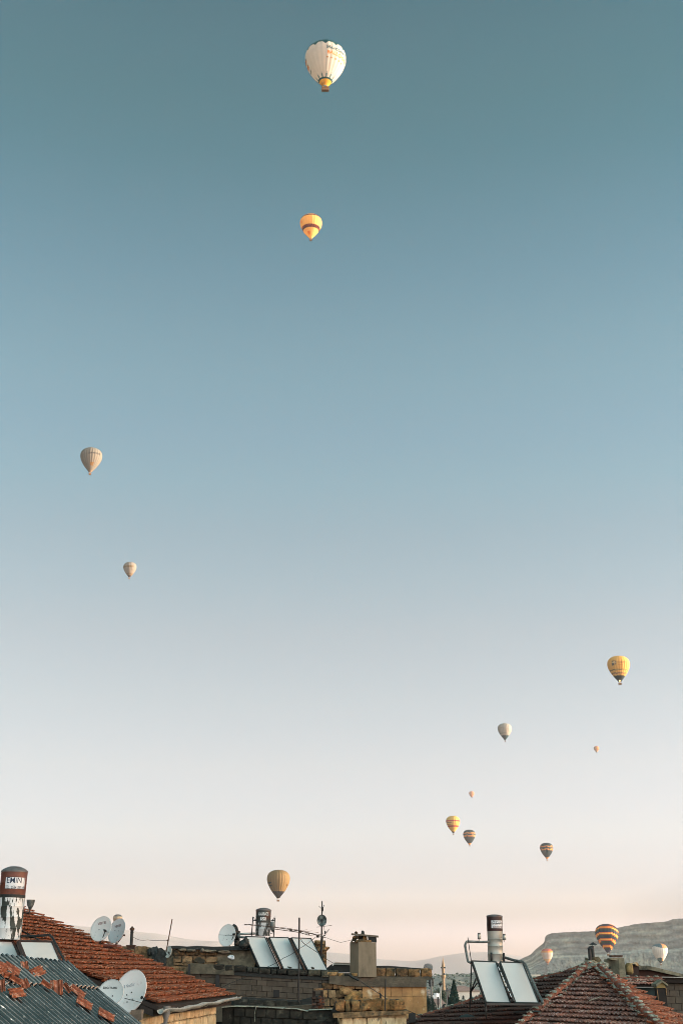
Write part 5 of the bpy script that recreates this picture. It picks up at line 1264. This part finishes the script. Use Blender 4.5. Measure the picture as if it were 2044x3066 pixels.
# brown gable and coping
rp2([(1890, 2902), (1905, 2888), (1936, 2896), (2044, 2921), (2100, 2934), (2100, 2940), (1890, 2928)], YR+3, 3, mat('brown_boarding', (.07, .032, .02), (.045, .022, .016), scale=4, rough=.9, stretch=(4, 4, .6)), 'gable_wall')
cp_ = rp2([(1911, 2891), (1936, 2892), (1937, 2904), (1913, 2904)], YR+2.7, .5, M_oldpl, 'coping')
rp2([(1936, 2891), (1960, 2896), (2044, 2917), (2110, 2933), (2110, 2945), (2044, 2926), (1985, 2913), (1937, 2902)], YR+2.75, .5, M_oldpl, 'coping')
rp2([(1894, 2889), (1904, 2881), (1910, 2886), (1912, 2925), (1880, 2928), (1878, 2905)], YR+2.2, .6, mat('dark_brown_panel', (.05, .028, .02), (.03, .018, .014), rough=.9), 'side_panel')
rp2([(1876, 2889), (1890, 2884), (1903, 2881), (1909, 2884), (1910, 2893), (1905, 2892), (1899, 2885), (1885, 2887), (1878, 2892)], YR+2.0, .2, M_ochre, 'bent_flashing')
# chimneys
mb = MB(); yq = 47.3; mb.ext([P(a, b, yq) for a, b in [(1851, 2872), (1867, 2870), (1868, 2878), (1873, 2920), (1871, 2926), (1854, 2926)]], V((-.42, .55, 0))); mb.ext([P(a, b, yq+.05) for a, b in [(1826, 2868), (1866, 2868), (1868, 2875), (1852, 2877), (1822, 2872)]], Yv*.5)
sc_ = mb.build('square_chimney', M_oldpl, rb)
mb = MB(); mb.pext([(1829, 2860), (1863, 2860), (1862, 2866), (1830, 2866)], yq, .45); mb.build('chimney_cap', M_rust, sc_)
mb = MB(); mb.rock(P(1882, 2900, yq+.8), .13, .14, .20, (1.1, .9, .55), .3, sub=3); mb.build('stone_stub', M_oldpl, rb, smooth=True)
rp2([(1815, 2905), (1826, 2893), (1826, 2908), (1850, 2925), (1840, 2932), (1822, 2918)], 47.6, .3, M_teal, 'tarred_flank'); rp2([(1805, 2888), (1822, 2885), (1826, 2895), (1812, 2897)], 47.7, .3, M_dark, 'rubble')
gc = thing('gabled_chimney', P(1982, 3018, 46.5), 'dark boxy chimney under a little mossy gable cap right of the hipped roof', 'chimney')
mb = MB(); mb.ext([P(a, b, 46.4) for a, b in [(1966, 2960), (1991, 2960), (1998, 3018), (1973, 3016)]], Yv*.45); mb.build('shaft', M_deck, gc)
mb = MB(); mb.tube([P(1965, 2958, 46.38), P(1969, 2990, 46.38), P(1971, 3014, 46.38)], .016, 4); mb.tube([P(1992, 2958, 46.38), P(1994, 2980, 46.38)], .014, 4); mb.build('corner_strip', M_brown, gc)
mb = MB(); mb.ext([P(a, b, 46.25) for a, b in [(1963, 2947), (1980, 2934), (1998, 2947), (1999, 2953), (1981, 2941), (1964, 2954)]], Yv*.75); mb.ext([P(a, b, 46.35) for a, b in [(1966, 2952), (1981, 2942), (1990, 2950), (1991, 2958), (1964, 2958)]], Yv*.5, (1.3, 1.05, .6)); mb.build('gable_cap', M_oldpl, gc)
mb = MB(); mb.lathe([(.34, 0), (.3, .02), (.05, .04), (.05, .10), (0, .1)], P(1990, 3022, 45.8), Z, 18); mb.build('flashing', M_teal, gc)
mb = MB(); mb.lathe([(.26, 0), (.2, .05), (.05, .08), (0, .09)], P(1397, 3045, 43.2), Z, 16); mb.lathe([(.2, 0), (.15, .04), (0, .05)], P(1600, 3030, 42.2), Z, 12); tag(mb.build('metal_pan', M_teal), 'bluish metal pans lying in the shade beneath the right panels', 'pan')

M_farhouse = mat('weathered_wall', (.40, .35, .30), (.33, .29, .25), scale=.6, rough=.9)
# ------------------------------------------------------------ town beyond
def far_house(label, px0, px1, pye, pyr, Y, dep, m=M_white, mr=M_farroof, wins=(), hip=.3, group=None, base=-10.5, name='white_house'):
    a, b = P(px0, pye, Y), P(px1, pye, Y); r_ = P((px0+px1)/2, pyr, Y+dep/2); zt = a.z; x0_, x1_ = a.x, b.x
    t = thing(name, V(((x0_+x1_)/2, Y+dep/2, base)), label, 'house', group)
    mb = MB(); mb.aabb(x0_+.4, x1_-.4, Y+.4, Y+dep-.4, base, zt); mb.build('wall', m, t)
    w_ = x1_-x0_; h_ = hip*w_; zr = r_.z
    mb = MB(); e = [V((x0_, Y, zt)), V((x1_, Y, zt)), V((x1_, Y+dep, zt)), V((x0_, Y+dep, zt)), V((x0_+h_, Y+dep/2, zr)), V((x1_-h_, Y+dep/2, zr))]
    mb.add(e, [(0, 1, 5, 4), (1, 2, 5), (2, 3, 4, 5), (3, 0, 4), (3, 2, 1, 0)]); mb.build('roof', mr, t)
    for wx_, wy_ in wins:
        q = P(wx_, wy_, Y+.4); mb = MB(); mb.ext([V((q.x-.22, Y+.32, q.z-.4)), V((q.x+.22, Y+.32, q.z-.4)), V((q.x+.22, Y+.32, q.z+.2)), V((q.x, Y+.32, q.z+.42)), V((q.x-.22, Y+.32, q.z+.2))], Yv*.12); mb.build('window', M_black, t)
    return t
far_house('white house with pinkish hipped roof and arched windows behind the spruce', 1342, 1441, 2968, 2951.5, 300, 16, wins=[(1386, 2986), (1425, 2986)], hip=.42)
far_house('low cream house with faded red roof below the lamp post', 1294, 1336, 3006, 2990, 190, 9, wins=[(1327, 3016)], hip=.2, name='cream_house')
th_ = thing('rooftop_tank', P(1305, 2990, 205), 'white rooftop water tank with panels among dark trees near the minaret', 'water tank')
mb = MB(); mb.aabb(P(1300, 2980, 205).x, P(1321, 2980, 205).x, 205, 207, P(1300, 2992, 205).z, P(1300, 2975, 205).z); mb.build('panel_box', M_label, th_)
mb = MB(); mb.lathe([(.15, 0), (.15, .45), (0, .5)], P(1306.5, 2984, 204.8), Z, 12); mb.lathe([(.27, 0), (.27, .2), (0, .3)], P(1297, 2985, 204.5), Yv, 12); mb.build('tank', M_label, th_)
# minaret
mn = thing('minaret', V((P(1326, 2900, 640).x, 640, -11)), 'slender stone minaret with one balcony and pointed cap', 'minaret')
q = V((P(1326, 2900, 640).x, 640, 0)); zz = lambda py: P(1326, py, 640).z
s_ = K*640
mb = MB(); mb.lathe([(6.2*s_, -11), (6.0*s_, zz(2985)), (4.5*s_, zz(2972)), (4.1*s_, zz(2935)), (4.6*s_, zz(2930)), (7.2*s_, zz(2924.5)), (7.2*s_, zz(2919.5)), (6.9*s_, zz(2919.5)), (6.9*s_, zz(2921)), (4.2*s_, zz(2921)), (4.1*s_, zz(2899)), (4.7*s_, zz(2898)), (4.7*s_, zz(2896.5)), (4.2*s_, zz(2896))], q, Z, 16); mb.build('shaft', M_minaret, mn)
mb = MB(); mb.lathe([(4.6*s_, zz(2893.5)), (4.5*s_, zz(2892)), (3.2*s_, zz(2884)), (1.6*s_, zz(2875)), (.5*s_, zz(2870)), (.25*s_, zz(2864)), (0, zz(2863.5))], q, Z, 16); mb.lathe([(4.2*s_, zz(2896.2)), (4.3*s_, zz(2893.4))], q, Z, 16); mb.build('cap', M_minaret, mn, smooth='auto')
mb = MB(); mb.box(V((q.x+.3, 640-4.1*s_, zz(2916.8))), X*.28, Yv*.2, Z*.5); mb.build('doorway', M_black, mn)
mb = MB(); mb.lathe([(.35, 0), (.5, .6), (0, .7)], V((q.x-5*s_, 639, zz(2899.5))), Z, 8); mb.lathe([(.35, 0), (.5, .6), (0, .7)], V((q.x+3.5*s_, 637.5, zz(2899.5))), Z, 8); mb.build('loudspeaker', M_black, mn)
# poles
PG = 'poles standing between the houses'
def pole(label, pts, r, extra=None, cat='pole', m=M_mpole, name='utility_pole'):
    b_ = P(*pts[0]); t = thing(name, V((b_.x, b_.y, -8)), label, cat, PG); mb = MB(); mb.tube([V((b_.x, b_.y, -8))]+[P(*p) for p in pts], r, 8); mb.build('pole', m, t)
    if extra: extra(t)
    return t
def crossarms(t):
    mb = MB()
    for y_, w_ in [(2934, 4), (2942, 5), (2950, 4)]: mb.tube([P(1290-w_, y_, 170), P(1290+w_, y_, 170)], .10, 5); mb.rock(P(1290-w_, y_-1, 170), .12, .1, .2); mb.rock(P(1290+w_, y_-1, 170), .12, .1, .2)
    mb.build('cross_arm', M_black, t)
pole('grey utility pole with cross arms right of the stone wall corner', [(1292, 3020, 170), (1290, 2933, 170)], .13, crossarms)
def lamp(t):
    mb = MB(); mb.tube([P(1318, 2968, 160), P(1321, 2962, 160), P(1321, 2957, 160), P(1316, 2954, 160)], .08, 6); mb.rock(P(1318, 2946, 160), .22, .2, .18); mb.tube([P(1318, 2955, 160), P(1317.5, 2947, 160)], .08, 6); mb.build('lamp_arm', M_black, t)
pole('pale lamp post with curved arm and dark globe left of the minaret foot', [(1318.5, 3030, 160), (1318, 2954, 160)], .12, lamp, 'street lamp', M_zincl, 'street_lamp')
pole('slim pale pole directly right of the minaret shaft', [(1338, 3020, 165), (1336.5, 2948, 165)], .09)
pole('short dark pole in front of the cream house', [(1311, 3040, 120), (1310.5, 2985, 120)], .08, None, 'pole', M_black)
fl_ = thing('flag', P(1340, 3015, 150), 'furled red flag hanging beside the slim pole', 'flag')
mb = MB(); mb.tube([P(1342, 3020, 150), P(1338.5, 2958, 150)], .05, 6); mb.build('flag_pole', M_black, fl_)
mb = MB(); mb.ext([P(a, b, 150) for a, b in [(1338.6, 2961), (1340.5, 2975), (1342.5, 2990), (1345.5, 3006), (1344, 3011), (1340.5, 3010), (1339.6, 2990)]], Yv*.25); mb.build('cloth', M_flag, fl_)
mb = MB(); mb.ext([P(a, b, 149.95) for a, b in [(1341, 3007), (1345, 3006), (1344.5, 3012), (1341, 3012)]], Yv*.1); mb.build('white_crescent_patch', M_label, fl_)
# trees
TGp = 'dark trees between the houses'
def crown(mb, c, rx, ry, rz, n, s, seed, cone=False):
    random.seed(seed)
    cl = [V((random.gauss(0, .45), random.gauss(0, .45), random.gauss(0, .45))) for _ in range(14)]
    for i in range(n):
        if cone:
            h = random.random()**1.3; lay = math.floor(h*11)/11; w_ = (1-h)**.85*(.72+.28*abs(math.sin(h*34))); th = random.uniform(0, 2*math.pi); rr = w_*math.sqrt(random.uniform(.15, 1))
            p = c+V((math.cos(th)*rr*rx, math.sin(th)*rr*ry, (h*2-1)*rz-rr*.12*rz))
        else:
            k_ = random.choice(cl); d_ = V((random.gauss(0, .28), random.gauss(0, .28), random.gauss(0, .28)))+k_
            if d_.length > 1.15: d_ *= 1.0/d_.length
            p = c+V((d_.x*rx, d_.y*ry, d_.z*rz))
        a_ = V((random.uniform(-1, 1), random.uniform(-1, 1), random.uniform(-.5, .5))).normalized()*s; b_ = a_.orthogonal().normalized()*s*.7
        mb.add([p-a_, p+b_, p+a_, p-b_], [(0, 1, 2, 3)], rt(.5, 1.6, .05))
def tree(label, px, pyt, pyb, Y, wpx, seed, cone=False, n=2200, name='leafy_tree', cat='tree'):
    c = P(px, (pyt+pyb)/2, Y); rz = (pyb-pyt)/2*K*Y; rx = wpx/2*K*Y
    t = thing(name, V((c.x, c.y, -10)), label, cat, TGp)
    mb = MB(); mb.tube([V((c.x, c.y, -10)), c-Z*rz*.4, c+Z*rz*(.95 if cone else .3)], rx*.09+.1, 7, r2=.04); mb.build('trunk', M_bark, t)
    mb = MB(); crown(mb, c, rx, rx, rz, n, rx*.13, seed, cone); mb.build('crown', M_foliage, t)
tree('tall dark spruce in front of the white house', 1358.5, 2939, 3016, 150, 46, 1, True, 5200, 'spruce_tree')
tree('dark bushy tree hugging the corner of the stone wall', 1283, 2972, 3030, 140, 26, 2)
tree('dark tree behind the utility pole, just left of the cream house', 1301, 2966, 3006, 230, 22, 3)
tree('round tree below the minaret shaft', 1326, 2968, 3010, 260, 22, 4)
tree('low shrub beside the left end of the cream house', 1298, 3002, 3036, 130, 16, 5)
tree('dark tree just right of the flag foot', 1352, 2985, 3028, 135, 24, 6)
tree('small tree at the white house corner near the roof verge', 1384, 2992, 3018, 170, 22, 7)
tree('far tree left of the lamp globe', 1310, 2958, 2976, 420, 12, 8, n=700)
tree('far tree directly behind the pale lamp post', 1317, 2960, 2985, 400, 14, 9, n=700)
# pale houses on the slope far off
random.seed(77)
for i, (x_, y_, w2, Yh_) in enumerate([(1283, 2965, 12, 1000), (1284, 2973, 10, 960), (1305, 2968, 8, 980)]):
    far_house(['pale blocky house above the corner tree', 'second pale house just above the corner tree, lower one', 'small pale house left of the minaret balcony foot'][i], x_-w2/2, x_+w2/2, y_, y_-2, Yh_, 8, wins=[(x_-w2*.2, y_+4), (x_+w2*.2, y_+4)], m=M_farhouse, name='hillside_house', group='pale houses on the slope')
# shrubs dotted on the slope
mb = MB()
for i in range(170):
    x_ = random.uniform(1255, 1480); s = random.random(); Y = 960+330*s
    q = V(((x_-1022)*K*Y, Y, -11+ (P(x_, 2916, 1350).z+11)*math.sin((Y-900)/450*math.pi/2)+.6))
    sz = random.uniform(.5, 1.6)
    for j in range(7): d_ = V((random.gauss(0, sz*.5), random.gauss(0, sz*.5), random.uniform(0, sz*.7))); mb.rock(q+d_, sz*.4, sz*.4, sz*.35, rt(.8, 1.6), .6, sub=1)
tag(mb.build('scrub', M_foliage), 'scattered dark scrub on the rocky slope', 'scrub', None, 'stuff')
